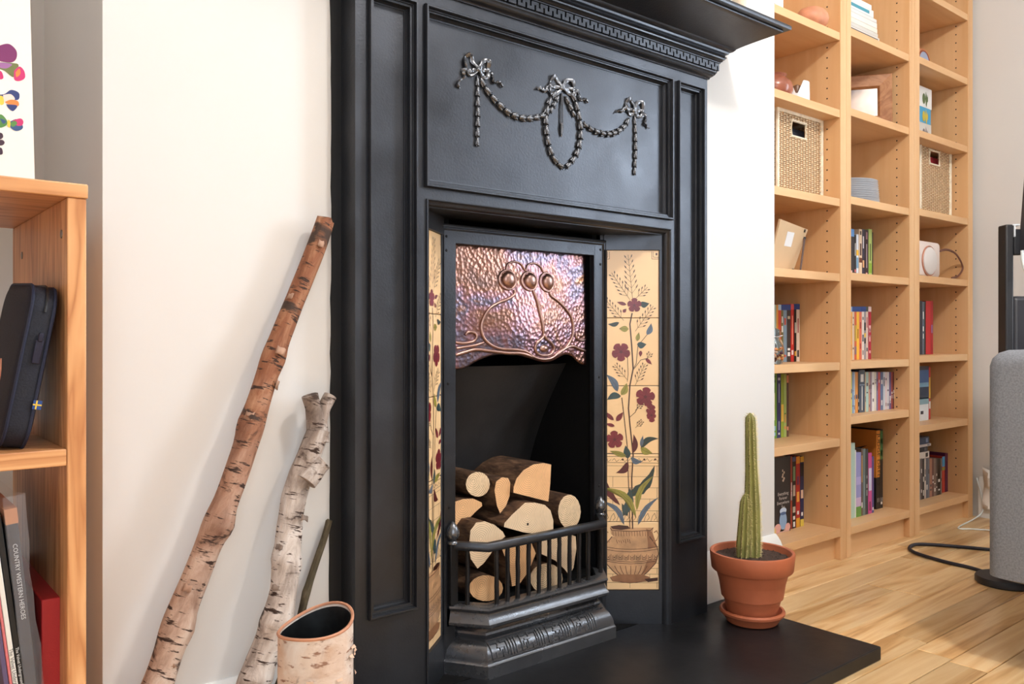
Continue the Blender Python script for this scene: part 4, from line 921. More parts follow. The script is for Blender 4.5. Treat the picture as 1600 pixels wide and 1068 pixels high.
rx0, rx1 = xp(60, 1.12), xp(95, 1.12); mb = MB(); mb.box(xp(65, 1.12), rx1, 1.12, 1.38, .182, .380); o = mb.build('red_box', plain('red_linen', sr(176, 36, 38), .6, var=.06, bmp=.2, bscale=500), bevel=.0015); tag(o, 'red linen-covered box standing against the side of the pine shelf unit', 'box')

# ------------------------------------------------------------------ bookcases
BY, BYB = 1.345, 1.628
COLS = [(2.002, 2.030, 2.4265, 2.4605), (2.4625, 2.4900, 2.8842, 2.9180), (2.9200, 2.9580, 3.3611, 3.4020)]
SHELVES = [[1.6355, 1.3960, 1.1205, .8882, .6127, .3769, .0974], [1.6660, 1.4136, 1.1355, .8949, .6145, .4401, .0936], [1.9220, 1.6768, 1.4183, 1.1427, .9086, .6257, .3794, .0916]]
BLAB = ['beech bookcase nearest the chimney breast, behind the potted cactus', 'middle beech bookcase holding the wooden picture frame', 'beech bookcase against the end wall, holding the small speaker']
BTOP = 2.15
hole = None
BC = []
for i, (x0, xi, xj, x1) in enumerate(COLS):
    b_ = thing('bookcase', BLAB[i], 'bookcase', ((x0+x1)/2, (BY+BYB)/2, 0), 'beech bookcases in the alcove'); BC.append(b_)
    for a, c in ((x0, xi), (xj, x1)): mb = MB(); mb.box(a, c, BY, BYB, 0, BTOP); mb.build('side_panel', M_BEECH, b_, bevel=.001)
    mb = MB(); mb.box(x0, x1, BYB, BYB+.006, .05, BTOP); mb.build('back_panel', M_BEECH, b_, smooth=0)
    mb = MB(); mb.box(xi, xj, BY+.02, BY+.036, 0, .066); mb.build('kick_plate', M_BEECHX, b_, smooth=0)
    mb = MB(); mb.box(xi, xj, BY, BYB, BTOP-.03, BTOP); mb.build('top_panel', M_BEECHX, b_, smooth=0)
    for z in SHELVES[i]:
        mb = MB(); mb.box(xi+.0008, xj-.0008, BY+.002 if z > .12 else BY, BYB-.001, z-.0245, z); mb.build('shelf', M_BEECHX, b_, bevel=.001)
    mb = MB(); z = .16
    while z < 2.0:
        if all(not (s-.03 < z < s+.006) for s in SHELVES[i]):
            for y_ in (BY+.045, BYB-.045):
                mb.add([(xj-.0005, y_+.0027*math.cos(q), z+.0027*math.sin(q)) for q in [k*PI/4 for k in range(8)]], [list(range(8))])
                mb.add([(xi+.0005, y_+.0027*math.cos(q), z+.0027*math.sin(q)) for q in [k*PI/4 for k in range(8)]], [list(range(8))])
        z += .032
    mb.build('pin_holes', M_HOLE, b_, smooth=0, kind='stuff')

# ---- books and cases
M_PAGE = srgb(226, 216, 200, .8)
def book(name, label, cat, group, x0, x1, Y, z, h, d, col, marks=(), band=None, rough=.4, pages=True, lean=0.):
    """standing volume, spine towards the room; marks: (z0,z1,w,col) fractions of spine"""
    M = Matrix.Translation((x0, Y, z+.0004)) @ Matrix.Rotation(lean, 4, 'Y'); m = MB(); m.M = M; w_ = x1-x0-.0004
    mats = [srgb(*col, rough), M_PAGE]
    t = min(.0016, w_*.2)
    if pages:
        m.box(0, t, 0, d, 0, h, 0); m.box(w_-t, w_, 0, d, 0, h, 0); m.box(t, w_-t, 0, t, 0, h, 0); m.box(t, w_-t, t, d-.003, .002, h-.003, 1)
    else: m.box(0, w_, 0, d, 0, h, 0)
    if band:
        mats.append(srgb(*band, .35)); m.box(-.0002, w_+.0002, -.0004, d*.98, h*.905, h+.0003, len(mats)-1)
    for (a, b, ww, c) in marks:
        mm = srgb(*c, rough)
        if mm not in mats: mats.append(mm)
        m.box(w_*(.5-ww/2), w_*(.5+ww/2), -.0006, .0002, h*a, h*b, mats.index(mm))
    o = m.build(name, mats, smooth=0); tag(o, label, cat, group); return o, M
def row(name, cat, group, Y, z, d, items, place, **kw):
    """items: (px0, px1, py_top, colour word, rgb, marks, band)"""
    names = [it[3] for it in items]
    for k, (p0, p1, pt_, cw_, rgb, marks, band) in enumerate(items):
        nb_ = names[k+1] if k+1 < len(items) else names[k-1]
        h = P((p0+p1)/2, pt_, Y).z-z
        lab = '%s %s beside the %s one %s' % (cw_, cat, nb_, place)
        book(name, lab, cat, group, xp(p0, Y), xp(p1, Y), Y, z, h, d, rgb, marks, band, **kw)
W = (232, 230, 226); K_ = (24, 24, 28); BB = (34, 72, 140)
def rmk(n, cols, seed):
    r = random.Random(seed); o_ = []
    for i in range(n):
        a = r.uniform(.06, .8); o_.append((a, min(.9, a+r.uniform(.02, .14)), r.uniform(.3, .6), cols[r.randrange(len(cols))]))
    return o_
S1, S2, S3 = SHELVES
# unit 1: discs row (.6127)
row('disc_case', 'disc case', 'disc cases in the first bookcase', 1.475, S1[4], .125, [
 (1200, 1204.5, 476, 'pale blue', (150, 176, 190), rmk(2, [W], 1), None), (1204.5, 1209, 476, 'silver', (196, 206, 212), rmk(2, [(90, 120, 130)], 2), None), (1209, 1213, 476, 'grey-green', (170, 188, 170), rmk(2, [(60, 70, 60)], 3), None),
 (1213.3, 1216, 476, 'amber', (220, 150, 60), (), None), (1216, 1220.5, 476, 'orange-red', (206, 70, 48), rmk(2, [W], 4), (176, 200, 222)), (1220.5, 1224, 476, 'olive', (110, 104, 60), rmk(2, [W], 5), BB), (1224, 1229.5, 476, 'steel blue', (122, 146, 164), rmk(2, [W, (200, 80, 60)], 6), BB),
 (1229.5, 1235.5, 476, 'charcoal', (52, 46, 48), [(.1, .17, .6, W), (.2, .24, .6, W), (.75, .8, .6, (200, 190, 160))], BB), (1235.8, 1240.5, 475, 'bright red', (196, 46, 44), [(.12, .2, .6, W), (.3, .8, .3, (230, 150, 130))], (214, 90, 96)), (1241, 1244.5, 475, 'black', K_, [(.1, .18, .7, (220, 170, 70)), (.5, .68, .5, (190, 190, 180))], BB), (1244.5, 1249.5, 475, 'cream', (222, 204, 188), [(.08, .2, .5, K_), (.5, .75, .3, (150, 60, 60))], BB)],
 'behind the glass jar', pages=False)
# unit 1: tall paperbacks (.3769)
row('book', 'book', 'books in the first bookcase', 1.475, S1[5], .17, [(1200, 1204.5, 583, 'light blue', (130, 176, 190), (), None), (1204.5, 1214, 583.5, 'leaf-green', (116, 168, 70), [(.12, .19, .55, (150, 200, 220)), (.04, .09, .5, (150, 200, 220)), (.28, .7, .3, (236, 236, 180)), (.86, .9, .45, (60, 90, 40)), (.94, .97, .4, (50, 70, 30))], None),
 (1214.3, 1220, 584, 'dark blue', (52, 58, 112), [(.55, .85, .16, (190, 195, 220)), (.12, .26, .16, (190, 195, 220)), (.9, .94, .6, (190, 196, 220)), (.05, .08, .4, W)], None), (1220.3, 1224.5, 584, 'lime-green', (150, 172, 62), [(.25, .52, .9, (236, 200, 90))], None), (1224.7, 1229, 584, 'pale green', (168, 190, 112), rmk(3, [(220, 150, 90), (90, 120, 50)], 8), None), (1229, 1232.5, 584, 'brown', (92, 66, 58), [(.86, .98, .9, (214, 140, 112)), (.1, .16, .7, (220, 150, 120))], None)], 'above the black art book')
# unit 1: bottom (.0974)
o, M = book('art_book', 'black hardback with a white drawing of a little figure and lettering on its spine', 'book', 'books in the first bookcase', xp(1203.5, 1.43), xp(1235, 1.43), 1.43, S1[6], P(1220, 714, 1.43).z-S1[6], .17, (34, 32, 36), [(0.0, .07, .9, (206, 168, 150)), (.02, .10, .35, (226, 180, 150))])
bw = xp(1235, 1.43)-xp(1203.5, 1.43)
def spine_text(o, M, body, x, z, size, col, vertical=False, sx=1., align='CENTER'):
    T_ = M @ Matrix.Translation((x, -.0010, z)) @ Matrix.Rotation(PI/2, 4, 'X')
    if vertical: T_ = T_ @ Matrix.Rotation(-PI/2, 4, 'Z')
    return text_mesh('spine_lettering', body, size, T_, plain('ink_%d_%d_%d' % col, sr(*col), .6), o, align, sx)
for k, s in enumerate(('Everything', 'Forever', 'Everywhere', 'Yes')): spine_text(o, M, s, bw*.62, .118-k*.0135, .0135, (204, 196, 190))
mb = MB(); mb.M = M
def blob(cx_, cz_, rx, rz, k): mb.add([(cx_+rx*math.cos(q), -.0009-.00005*k, cz_+rz*math.sin(q)) for q in [j*PI/7 for j in range(14)]], [list(range(14))], k)
blob(bw*.62, .036, .020, .028, 0); blob(bw*.62, .066, .018, .010, 1); blob(bw*.62, .058, .016, .005, 2); blob(bw*.35, .016, .018, .014, 3); blob(bw*.85, .014, .014, .012, 3); blob(bw*.15, .010, .014, .012, 4)
for k in range(6): blob(bw*.62+.005*math.sin(k*2), .158+k*.006, .005-.0004*k, .004, 5)
mb.build('spine_drawing', [srgb(140, 168, 200), srgb(190, 206, 226), srgb(70, 96, 140), srgb(226, 170, 160), srgb(226, 188, 120), srgb(214, 196, 176)], o, smooth=0)
row('book', 'comic volume', 'books in the first bookcase', 1.44, S1[6], .15, [(1235.3, 1238, 713, 'rust', (150, 60, 44), rmk(3, [K_, W], 11), None), (1238, 1243.5, 713, 'black', K_, [(.02, .09, .5, W), (.12, .17, .5, W), (.22, .3, .7, (190, 180, 160)), (.45, .6, .6, (190, 170, 150)), (.66, .86, .6, (120, 150, 110)), (.93, .99, .9, (80, 90, 130))], None),
 (1243.7, 1250, 713, 'red', (176, 42, 38), [(0, .13, .9, (220, 160, 50)), (.18, .23, .4, W), (.36, .5, .6, (226, 160, 70)), (.9, 1, .9, (226, 150, 50)), (.6, .72, .5, (110, 50, 90))], None), (1250.3, 1256, 713, 'navy', (36, 42, 78), [(0, .1, .9, (224, 196, 80)), (.15, .2, .4, W), (.4, .52, .6, (226, 190, 160)), (.92, 1, .9, (220, 170, 60)), (.72, .9, .8, K_)], None)], 'beside the black art book')
# unit 2: DVDs (.8949)
row('disc_case', 'DVD case', 'film cases in the middle bookcase', 1.43, S2[3], .135, [(1322, 1334.5, 357, 'black-and-blue', (38, 38, 46), [(.25, .65, .12, (190, 190, 196)), (.04, .12, .5, (224, 180, 180)), (.84, .995, 1, (90, 150, 214))], None), (1334.5, 1338, 367, 'black', K_, [(.1, .17, .6, (210, 110, 110)), (.5, .8, .2, W)], None), (1338, 1341.5, 366, 'white-and-yellow', (214, 220, 230), [(.5, .63, .9, (240, 190, 50)), (.2, .45, .9, (120, 160, 190))], None),
 (1342.5, 1347, 358, 'buff', (222, 196, 168), [(.45, .7, .5, (90, 60, 54)), (.3, .4, 1, (110, 60, 40)), (.88, .96, .5, (90, 70, 60))], None), (1347, 1351, 358, 'dark blue', (40, 42, 66), [(.2, .35, .6, (210, 160, 110)), (.6, .85, .4, (200, 196, 200))], None), (1351.3, 1357, 359, 'plum', (52, 34, 44), [(.2, .7, .14, (190, 170, 180)), (.06, .1, .4, (220, 160, 160)), (.8, .95, .4, (150, 110, 120))], None), (1357.2, 1362.5, 358, 'lime', (168, 190, 110), [(.1, .3, .8, (130, 170, 60)), (.35, .7, .3, (90, 110, 60))], None), (1362.5, 1364.3, 363, 'dark', (44, 38, 36), (), None)], 'under the stack of plates', pages=False)
# unit 2: blu-rays (.6145)
row('disc_case', 'disc case', 'disc cases in the middle bookcase', 1.43, S2[4], .125, [(1327, 1331.5, 479, 'amber', (232, 164, 52), rmk(2, [(200, 110, 40)], 21), (150, 180, 214)), (1331.5, 1335, 479, 'pale tan', (214, 186, 160), rmk(3, [(120, 100, 90)], 22), BB), (1335, 1338.5, 479, 'orange', (206, 96, 60), [(.35, .65, .8, (190, 160, 70)), (.1, .25, .8, (140, 110, 120))], BB), (1338.5, 1342.5, 479, 'golden yellow', (240, 186, 60), [(.4, .58, .25, (120, 80, 40))], BB), (1342.5, 1346.5, 479, 'coral', (220, 110, 84), rmk(2, [(150, 50, 50)], 24), BB), (1346.7, 1350.2, 479, 'off-white', (226, 214, 206), rmk(3, [(90, 90, 100)], 25), BB), (1350.2, 1353, 479, 'grey', (150, 146, 150), [(.3, .4, .8, K_), (.42, .5, .8, (230, 190, 70)), (.55, .7, .8, K_)], BB), (1353, 1356.5, 479, 'beige', (214, 190, 178), [(.15, .22, .5, (70, 80, 90)), (.6, .8, .4, (180, 100, 100))], (60, 84, 84)), (1356.8, 1361.3, 479, 'crimson', (170, 34, 60), rmk(5, [(236, 190, 190)], 27), (226, 200, 196))], 'above the row of CDs', pages=False)
# unit 2: CDs (.4401)
cds = [('lavender', (190, 180, 196), 1.8), ('straw', (214, 204, 120), 2.4), ('sky-blue', (130, 166, 206), 2.6), ('pale grey', (200, 204, 206), 2.0), ('orange', (226, 150, 70), 4.4), ('black', (26, 26, 28), 1.8), ('slate-blue box-set', (74, 86, 104), 9.0), ('sand', (206, 182, 150), 1.6), ('mint', (178, 210, 202), 4.2), ('salmon', (212, 160, 136), 2.4), ('mauve', (150, 130, 150), 2.6), ('white', (236, 232, 230), 4.4), ('ivory', (224, 218, 202), 2.8), ('violet', (126, 120, 160), 2.6), ('red', (204, 84, 80), 3.4), ('denim', (96, 116, 152), 4.6), ('ice-grey', (206, 214, 222), 3.2), ('pink-white', (230, 210, 214), 2.6), ('pearl', (214, 214, 220), 3.6), ('indigo', (100, 88, 140), 3.0), ('brick', (164, 84, 80), 2.6), ('maroon', (96, 48, 60), 3.4), ('ebony', (34, 28, 32), 5.0)]
x = 1327.5; its = []
for k, (cw_, rgb, wd) in enumerate(cds):
    mk_ = rmk(2, [W if sum(rgb) < 400 else (110, 100, 110)], 40+k)
    if wd == 9.0: mk_ = [(.72, .9, .5, W), (.05, .62, .12, W), (.64, .66, .9, (150, 170, 190))]
    its.append((x, x+wd-.15, 581 if wd < 9 else 578, cw_, rgb, mk_, None)); x += wd
row('cd_case', 'CD case', 'CDs in the middle bookcase', 1.40, S2[5], .125, its, 'in the middle bookcase', pages=False)
# unit 2: bottom (.0936)
YJ = 1.425
big, Mb = book('comic_annual', 'large orange and black comic album with lettering down its spine', 'book', 'books in the middle bookcase', xp(1369, YJ), xp(1374.8, YJ), YJ, S2[6], P(1374, 671, YJ).z-S2[6], .23, (28, 26, 28), [(.40, .99, 1.0, (214, 134, 48))])
spine_text(big, Mb, 'JUDGE DREDD', (xp(1374.8, YJ)-xp(1369, YJ))*.55, .262, .027, (26, 22, 22), True, 1.02, 'LEFT'); spine_text(big, Mb, '11', (xp(1374.8, YJ)-xp(1369, YJ))*.5, .030, .020, W)
hbk = P(1374, 671, YJ).z-S2[6]
o2, _ = book('comic_annual', 'dark green-topped comic album beside the large orange one', 'book', 'books in the middle bookcase', xp(1375, YJ), xp(1379.5, YJ), YJ, S2[6], hbk, .23, (30, 30, 30), [(.62, .98, .9, (70, 120, 70)), (.66, .74, .5, (150, 200, 110)), (.82, .88, .5, (150, 200, 120)), (.05, .08, .5, W)])
spine_text(o2, _, '11', (xp(1379.5, YJ)-xp(1375, YJ))*.5, .030, .020, W)
mb = MB(); x0c = xp(1369, YJ); zb = S2[6]
mb.add([(x0c-.0012, YJ, zb+hbk*.40), (x0c-.0012, YJ+.23, zb+hbk*.40), (x0c-.0012, YJ+.23, zb+hbk-.0005), (x0c-.0012, YJ, zb+hbk-.0005)], [(0,1,2,3)], 0)
mb.add([(x0c-.0016, YJ+.03, zb+hbk*.80), (x0c-.0016, YJ+.10, zb+hbk*.73), (x0c-.0016, YJ+.16, zb+hbk*.66), (x0c-.0016, YJ+.12, zb+hbk*.62), (x0c-.0016, YJ+.07, zb+hbk*.72)], [(0,1,2,3,4)], 1)
mb.build('cover_art', [srgb(206, 128, 48), srgb(24, 22, 24)], big, smooth=0)
row('book', 'book', 'books in the middle bookcase', 1.405, S2[6], .17, [(1328.5, 1336, 692, 'pale sea-green', (178, 204, 192), (), None), (1336.2, 1337.6, 703, 'white', W, (), None), (1337.6, 1345.5, 707, 'lilac and green', (150, 150, 206), [(0, .16, 1, (96, 150, 60)), (.16, .3, .95, (206, 180, 214)), (.5, .62, .95, (180, 170, 220))], None), (1345.7, 1348, 701, 'brown', (96, 70, 56), [(.5, .9, .6, (190, 140, 70)), (.12, .2, .6, W)], None), (1348, 1352.3, 701, 'grey', (100, 116, 118), [(.1, .6, .4, (120, 140, 142))], None), (1352.5, 1356.4, 701.5, 'charcoal', (48, 54, 58), rmk(3, [(150, 150, 150)], 60), None), (1356.8, 1362.3, 707.5, 'magenta', (196, 70, 140), [(.38, .75, .8, (206, 206, 230)), (.05, .2, .4, (120, 30, 70))], None), (1362.5, 1365.5, 713, 'indigo', (80, 70, 130), [(.05, .1, .6, W)], None)], 'at the foot of the middle bookcase')
mb = MB(); m_ = MB(); m_.box(xp(1336, 1.41), xp(1346, 1.41), 1.585, 1.62, S2[6], P(1340, 697, 1.58).z); tag(m_.build('book', srgb(190, 110, 60), bevel=.001), 'orange-brown book lying upright behind the lilac book', 'book')
# unit 3 rows
row('book', 'book', 'books in the end bookcase', 1.42, S3[5], .16, [(1430, 1436, 480, 'blue-topped white', (196, 198, 206), [(.9, 1, 1, (60, 110, 160))], None), (1436.2, 1441, 470, 'navy', (34, 40, 58), (), None), (1441, 1444.3, 471, 'slate', (86, 100, 116), rmk(3, [W], 71), None), (1444.3, 1446.5, 471, 'black', K_, (), None), (1446.7, 1454, 470, 'scarlet', (196, 30, 44), (), None), (1454, 1458, 470, 'deep red', (168, 24, 40), [(.4, .55, .5, (150, 110, 160))], None)], 'under the speaker')
o, M = book('beach_box', 'blue and white boxed set with a beach scene on its front', 'box', None, xp(1430, 1.42), xp(1451, 1.42), 1.42, S3[6], P(1445, 572, 1.42).z-S3[6], .11, (222, 226, 230), [(.70, .93, 1.0, (52, 100, 160)), (.93, 1, 1, (34, 44, 70)), (.62, .70, 1, (120, 170, 200)), (.40, .62, 1, (40, 60, 84)), (.30, .42, 1, (130, 166, 180)), (.12, .18, .2, (60, 60, 70))], pages=False)
book('book', 'red and yellow slim book behind the beach box', 'book', None, xp(1451.3, 1.43), xp(1454, 1.43), 1.43, S3[6], P(1452, 573, 1.43).z-S3[6], .1, (196, 60, 50), [(.4, .8, .8, (226, 190, 70)), (.2, .34, .8, W)], pages=False)
cd3 = [('brown', (84, 62, 58), 3), ('ash-grey', (150, 146, 144), 2.4), ('dusky', (96, 84, 84), 3), ('coal', (40, 36, 38), 3), ('silver-white', (206, 196, 190), 2.6), ('smoky blue', (90, 100, 116), 3), ('bluish-grey', (112, 118, 130), 2.6), ('terracotta', (170, 120, 100), 4), ('umber', (104, 72, 66), 2.6), ('taupe', (130, 112, 104), 3.2), ('mocha', (90, 80, 76), 2.4), ('soot-black', (34, 32, 34), 5), ('stone', (130, 126, 120), 2.0)]
x = 1433.0; its = []
for k, (cw_, rgb, wd) in enumerate(cd3): its.append((x, x+wd-.15, 716, cw_, rgb, rmk(2, [W if sum(rgb) < 350 else (80, 70, 70)], 80+k), None)); x += wd
row('cd_case', 'CD case', 'CDs in the end bookcase', 1.41, S3[7], .125, its, 'at the foot of the end bookcase', pages=False)
row('book', 'slim book', 'CDs in the end bookcase', 1.42, S3[7], .14, [(x+.3, x+4.5, 713, 'blue-topped red', (186, 60, 50), [(.72, 1, 1, (70, 150, 200)), (.62, .7, 1, (140, 150, 60))], None), (x+5, x+9.5, 708, 'purple', (92, 30, 70), (), None)], 'beside the CDs in the end bookcase')
z_ = S3[7]+P(1445, 716, 1.41).z-S3[7]; zz = z_+.001
for k, (h, cw_, rgb, dx, mk) in enumerate(((.024, 'white', (214, 206, 200), 0, (40, 36, 40)), (.018, 'charcoal', (48, 46, 54), -.012, (90, 90, 100)), (.009, 'pale grey', (206, 200, 204), .014, (120, 120, 130)), (.026, 'blue-grey', (70, 82, 110), 0, (130, 150, 190)))):
    mb = MB(); xa_ = 2.962; xb_ = xp(1452, 1.41)+dx; mb.box(xa_, xb_, 1.41, 1.53, zz, zz+h, 0); mb.box(xb_-.03, xb_-.012, 1.4094, 1.4102, zz+h*.2, zz+h*.8, 1); tag(mb.build('disc_box', [srgb(*rgb), srgb(*mk)], smooth=0), '%s disc box lying flat on the CDs in the end bookcase' % cw_, 'disc box', 'disc boxes lying on the CDs'); zz += h+.0006
# ---- wicker baskets
M_WICK = plain('wicker', sr(238, 216, 182), .6, var=.16, vscale=40, bmp=.3, bscale=300); M_WICKD = plain('wicker_band', sr(244, 230, 206), .6, var=.15, vscale=60, bmp=.4, bscale=200)
def basket(x0, x1, Y, z, h, d, lab, inside):
    b_ = thing('wicker_basket', lab, 'basket', ((x0+x1)/2, Y+d/2, z), 'wicker baskets in the bookcases')
    zt_ = z+h; hx0, hx1_, hz0, hz1 = x0+(x1-x0)*.30, x0+(x1-x0)*.62, z+h*.68, z+h*.86
    def loop(inset, n_seg): 
        pts = []
        for (ax, ay), (bx_, by_) in (((x0, Y), (x1, Y)), ((x1, Y), (x1, Y+d)), ((x1, Y+d), (x0, Y+d)), ((x0, Y+d), (x0, Y))):
            for i in range(n_seg): pts.append((ax+(bx_-ax)*i/n_seg, ay+(by_-ay)*i/n_seg, ))
        return pts
    mb = MB(); nseg = 16; nrow = int((h-.03)/.0062)
    for r_ in range(nrow):
        zz = z+.016+(h-.034)*r_/(nrow-1); lp = loop(0, nseg); cxm, cym = (x0+x1)/2, Y+d/2
        for k in range(len(lp)):
            p, q = lp[k], lp[(k+1) % len(lp)]
            if k < nseg and hz0 < zz < hz1 and hx0-.002 < (p[0]+q[0])/2 < hx1_+.002: continue
            s = 1 if (k+r_) % 2 else -1
            o1 = .0022*s
            side = k//nseg; nv = ((0, -1), (1, 0), (0, 1), (-1, 0))[side]
            mid = ((p[0]+q[0])/2+nv[0]*o1, (p[1]+q[1])/2+nv[1]*o1)
            mb.tube([(p[0], p[1], zz-.001), (mid[0], mid[1], zz), (q[0], q[1], zz+.001)], .0024, 4, caps=False)
    mb.build('weave', M_WICK, b_, smooth=60, kind='stuff')
    mb = MB()
    for k, (px_, py_) in enumerate(loop(0, nseg)):
        if k % 1 == 0:
            if k < nseg and hx0 < px_ < hx1_: mb.tube([(px_, py_, z+.004), (px_, py_, hz0)], .0028, 5); mb.tube([(px_, py_, hz1), (px_, py_, zt_-.006)], .0028, 5)
            else: mb.tube([(px_, py_, z+.004), (px_, py_, zt_-.006)], .0028, 5)
    mb.build('stakes', plain('wicker_stake', sr(170, 128, 86), .6), b_, kind='stuff')
    for nm, za, zb_ in (('top_band', zt_-.020, zt_), ('bottom_band', z, z+.014)):
        mb = MB(); mb.box(x0-.006, x1+.006, Y-.006, Y+.006, za, zb_); mb.box(x0-.006, x1+.006, Y+d-.006, Y+d+.006, za, zb_); mb.box(x0-.006, x0+.006, Y, Y+d, za, zb_); mb.box(x1-.006, x1+.006, Y, Y+d, za, zb_); mb.build(nm, M_WICKD, b_, bevel=.003)
    for xx in (x0, x1): mb = MB(); mb.tube([(xx, Y-.001, z), (xx, Y-.001, zt_)], .0062, 8); mb.build('corner_post', M_WICKD, b_)
    mb = MB(); c_ = [(hx0, hz0), (hx1_, hz0), (hx1_, hz1), (hx0, hz1)]; mb.tube([(a, Y-.002, b) for a, b in c_], .0045, 6, loop=True); mb.build('handle_binding', M_WICKD, b_)
    mb = MB(); mb.box(x0+.006, x1-.006, Y+.006, Y+d-.006, z+.002, z+.008); mb.build('base', M_WICK, b_, smooth=0)
    mb = MB(); mb.box(x0+.012, x1-.012, Y+.022, Y+d-.012, z+.0085, z+h*.84); o = mb.build('cloth_bundle', inside[0], bevel=.02); tag(o, inside[1], 'cloth')
yb_ = 1.405
basket(xp(1214, yb_), xp(1283, yb_), yb_, S1[2], P(1285, 184, yb_).z-S1[2], .20, 'wicker basket with a dark opening on the first bookcase', (plain('dark_cloth', sr(40, 42, 54), .8, bmp=.5, bscale=40), 'dark folded cloth inside the wicker basket beside the chimney breast'))
basket(xp(1437, yb_), xp(1484, yb_), yb_, S3[3], P(1485, 228, yb_).z-S3[3], .19, 'pale wicker basket with a red cloth showing, in the end bookcase', (plain('red_cloth', sr(200, 60, 70), .8, bmp=.5, bscale=40), 'red folded cloth inside the pale wicker basket'))
# ---- photo frame seen from behind (unit 1)
ff = thing('easel_frame', 'photo frame seen from behind with a wire strut, on the first bookcase', 'photo frame', (2.10, 1.45, S1[3]))
FM = Matrix.Translation((xp(1236, 1.42), 1.42, S1[3]+.001)) @ Matrix.Rotation(.12, 4, 'Z') @ Matrix.Rotation(.26, 4, 'X')
mb = MB(); mb.M = FM; mb.prism([(-.16, 0, 0), (0, 0, 0), (.028, 0, .135), (-.16, 0, .148)], (0, -.006, 0)); mb.build('backing', plain('kraft_board', sr(206, 176, 140), .7), ff, smooth=0)
mb = MB(); mb.M = FM; mb.box(-.10, -.055, -.0068, -.006, .075, .118); mb.build('label', plain('paper_sticker', sr(226, 226, 228), .6), ff, smooth=0)
mb = MB(); mb.M = FM; mb.box(.004, .010, -.009, -.0055, .125, .134); mb.box(-.012, -.004, -.009, -.0055, .003, .012); mb.box(.012, .022, -.010, -.005, .104, .112); mb.build('clip', plain('clip_black', (.03, .03, .03), .5), ff, smooth=0)
a0 = FM @ Vector((.019, -.008, .108)); a1 = P(1251, 428, 1.375); a1.z = S1[3]+.0022
mb = MB(); mb.tube([a0, a1], .002, 6); mb.tube([a0+Vector((-.005, 0, 0)), a1+Vector((-.003, 0, 0))], .002, 6); mb.build('strut', plain('strut_brown', sr(86, 62, 54), .4), ff)
# ---- glass jar (unit 1)
jc = G(1209.5, 575, S1[4]); jc = Vector((xp(1208, 1.385), 1.385, S1[4]+.0004)); js = 1.0
gj = thing('glass_jar', 'clip-top glass jar with coloured sweets in front of the disc cases', 'jar', jc)
mg, ng, bg = nodes('jar_glass'); bg.inputs['Transmission Weight'].default_value = 1; bg.inputs['Roughness'].default_value = .03; bg.inputs['IOR'].default_value = 1.3; bg.inputs['Base Color'].default_value = (.97, .98, .98, 1)
mb = MB(); mb.lathe([(.022, 0), (.027, .004), (.031, .022), (.031, .045), (.026, .066), (.019, .074), (.0185, .082), (.021, .086), (.021, .098), (.012, .104), (.0005, .105)], jc, 24); mb.build('jar_body', mg, gj, smooth=60)
mb = MB(); mb.tube([jc+Vector((math.cos(q)*.0215, math.sin(q)*.0215, .080)) for q in [i*PI/8 for i in range(16)]], .0014, 6, loop=True); mb.tube([jc+Vector((.0215, 0, .080)), jc+Vector((.03, -.002, .082)), jc+Vector((.042, -.004, .083))], .0014, 6); mb.build('wire_clip', plain('steel_wire', (.7, .7, .72), .25, metal=1.), gj)
swc = [srgb(226, 140, 70), srgb(120, 70, 50), srgb(206, 176, 150), srgb(90, 50, 70), srgb(230, 190, 120)]
mb = MB()
for k in range(40):
    a_, r, z_ = R.uniform(0, 2*PI), .020*math.sqrt(R.random()), R.uniform(.008, .046)
    mb.lathe([(.0005, -.004), (.004, -.0025), (.0048, 0), (.004, .0025), (.0005, .004)], jc+Vector((math.cos(a_)*r, math.sin(a_)*r, z_)), 7, mi=k % 5)
mb.build('sweets', swc, gj, smooth=60, kind='stuff')
# ---- pottery on unit 1 (.1.396)
def lathe_thing(name, label, cat, c, prof, mat, n=28, sx=1., sy=1.):
    m = MB(); m.lathe(prof, c, n, sx=sx, sy=sy); return tag(m.build(name, mat, smooth=50), label, cat)
zc = S1[1]+.0004
lathe_thing('copper_jug', 'brown and copper glazed jug on the first bookcase', 'jug', (xp(1208, 1.43), 1.43, zc), [(.030, 0), (.046, .006), (.058, .03), (.056, .05), (.042, .066), (.036, .072), (.040, .078), (.033, .080), (.030, .070), (.02, .05)], plain('brown_glaze', sr(150, 88, 66), .25, var=.3, vscale=20))
cc = Vector((xp(1245, 1.42), 1.42, zc)); vv = thing('notched_cup', 'white china cup with a deep notched rim on the first bookcase', 'cup', cc)
mb = MB(); n = 40
def nring(r, t):
    return [cc+Vector((math.cos(2*PI*k/n)*r, math.sin(2*PI*k/n)*r, t*(.074-.045*max(0, 1-abs(((2*PI*k/n-.55) % (2*PI))-PI)/.55)))) for k in range(n)]
mb.rings([nring(.034, 0), nring(.038, .1), nring(.038, .5), nring(.037, 1), nring(.033, 1), nring(.033, .5), nring(.03, .1)], True, True); mb.build('cup', plain('white_china', sr(238, 236, 234), .25), vv, smooth=50)
mb = MB(); mb.lathe([(.012, .03), (.016, .05), (.012, .066), (.004, .07)], cc+Vector((.0, 0, 0)), 14); mb.build('inner_figure', plain('brown_glaze2', sr(120, 84, 62), .4, var=.3, vscale=40), vv)
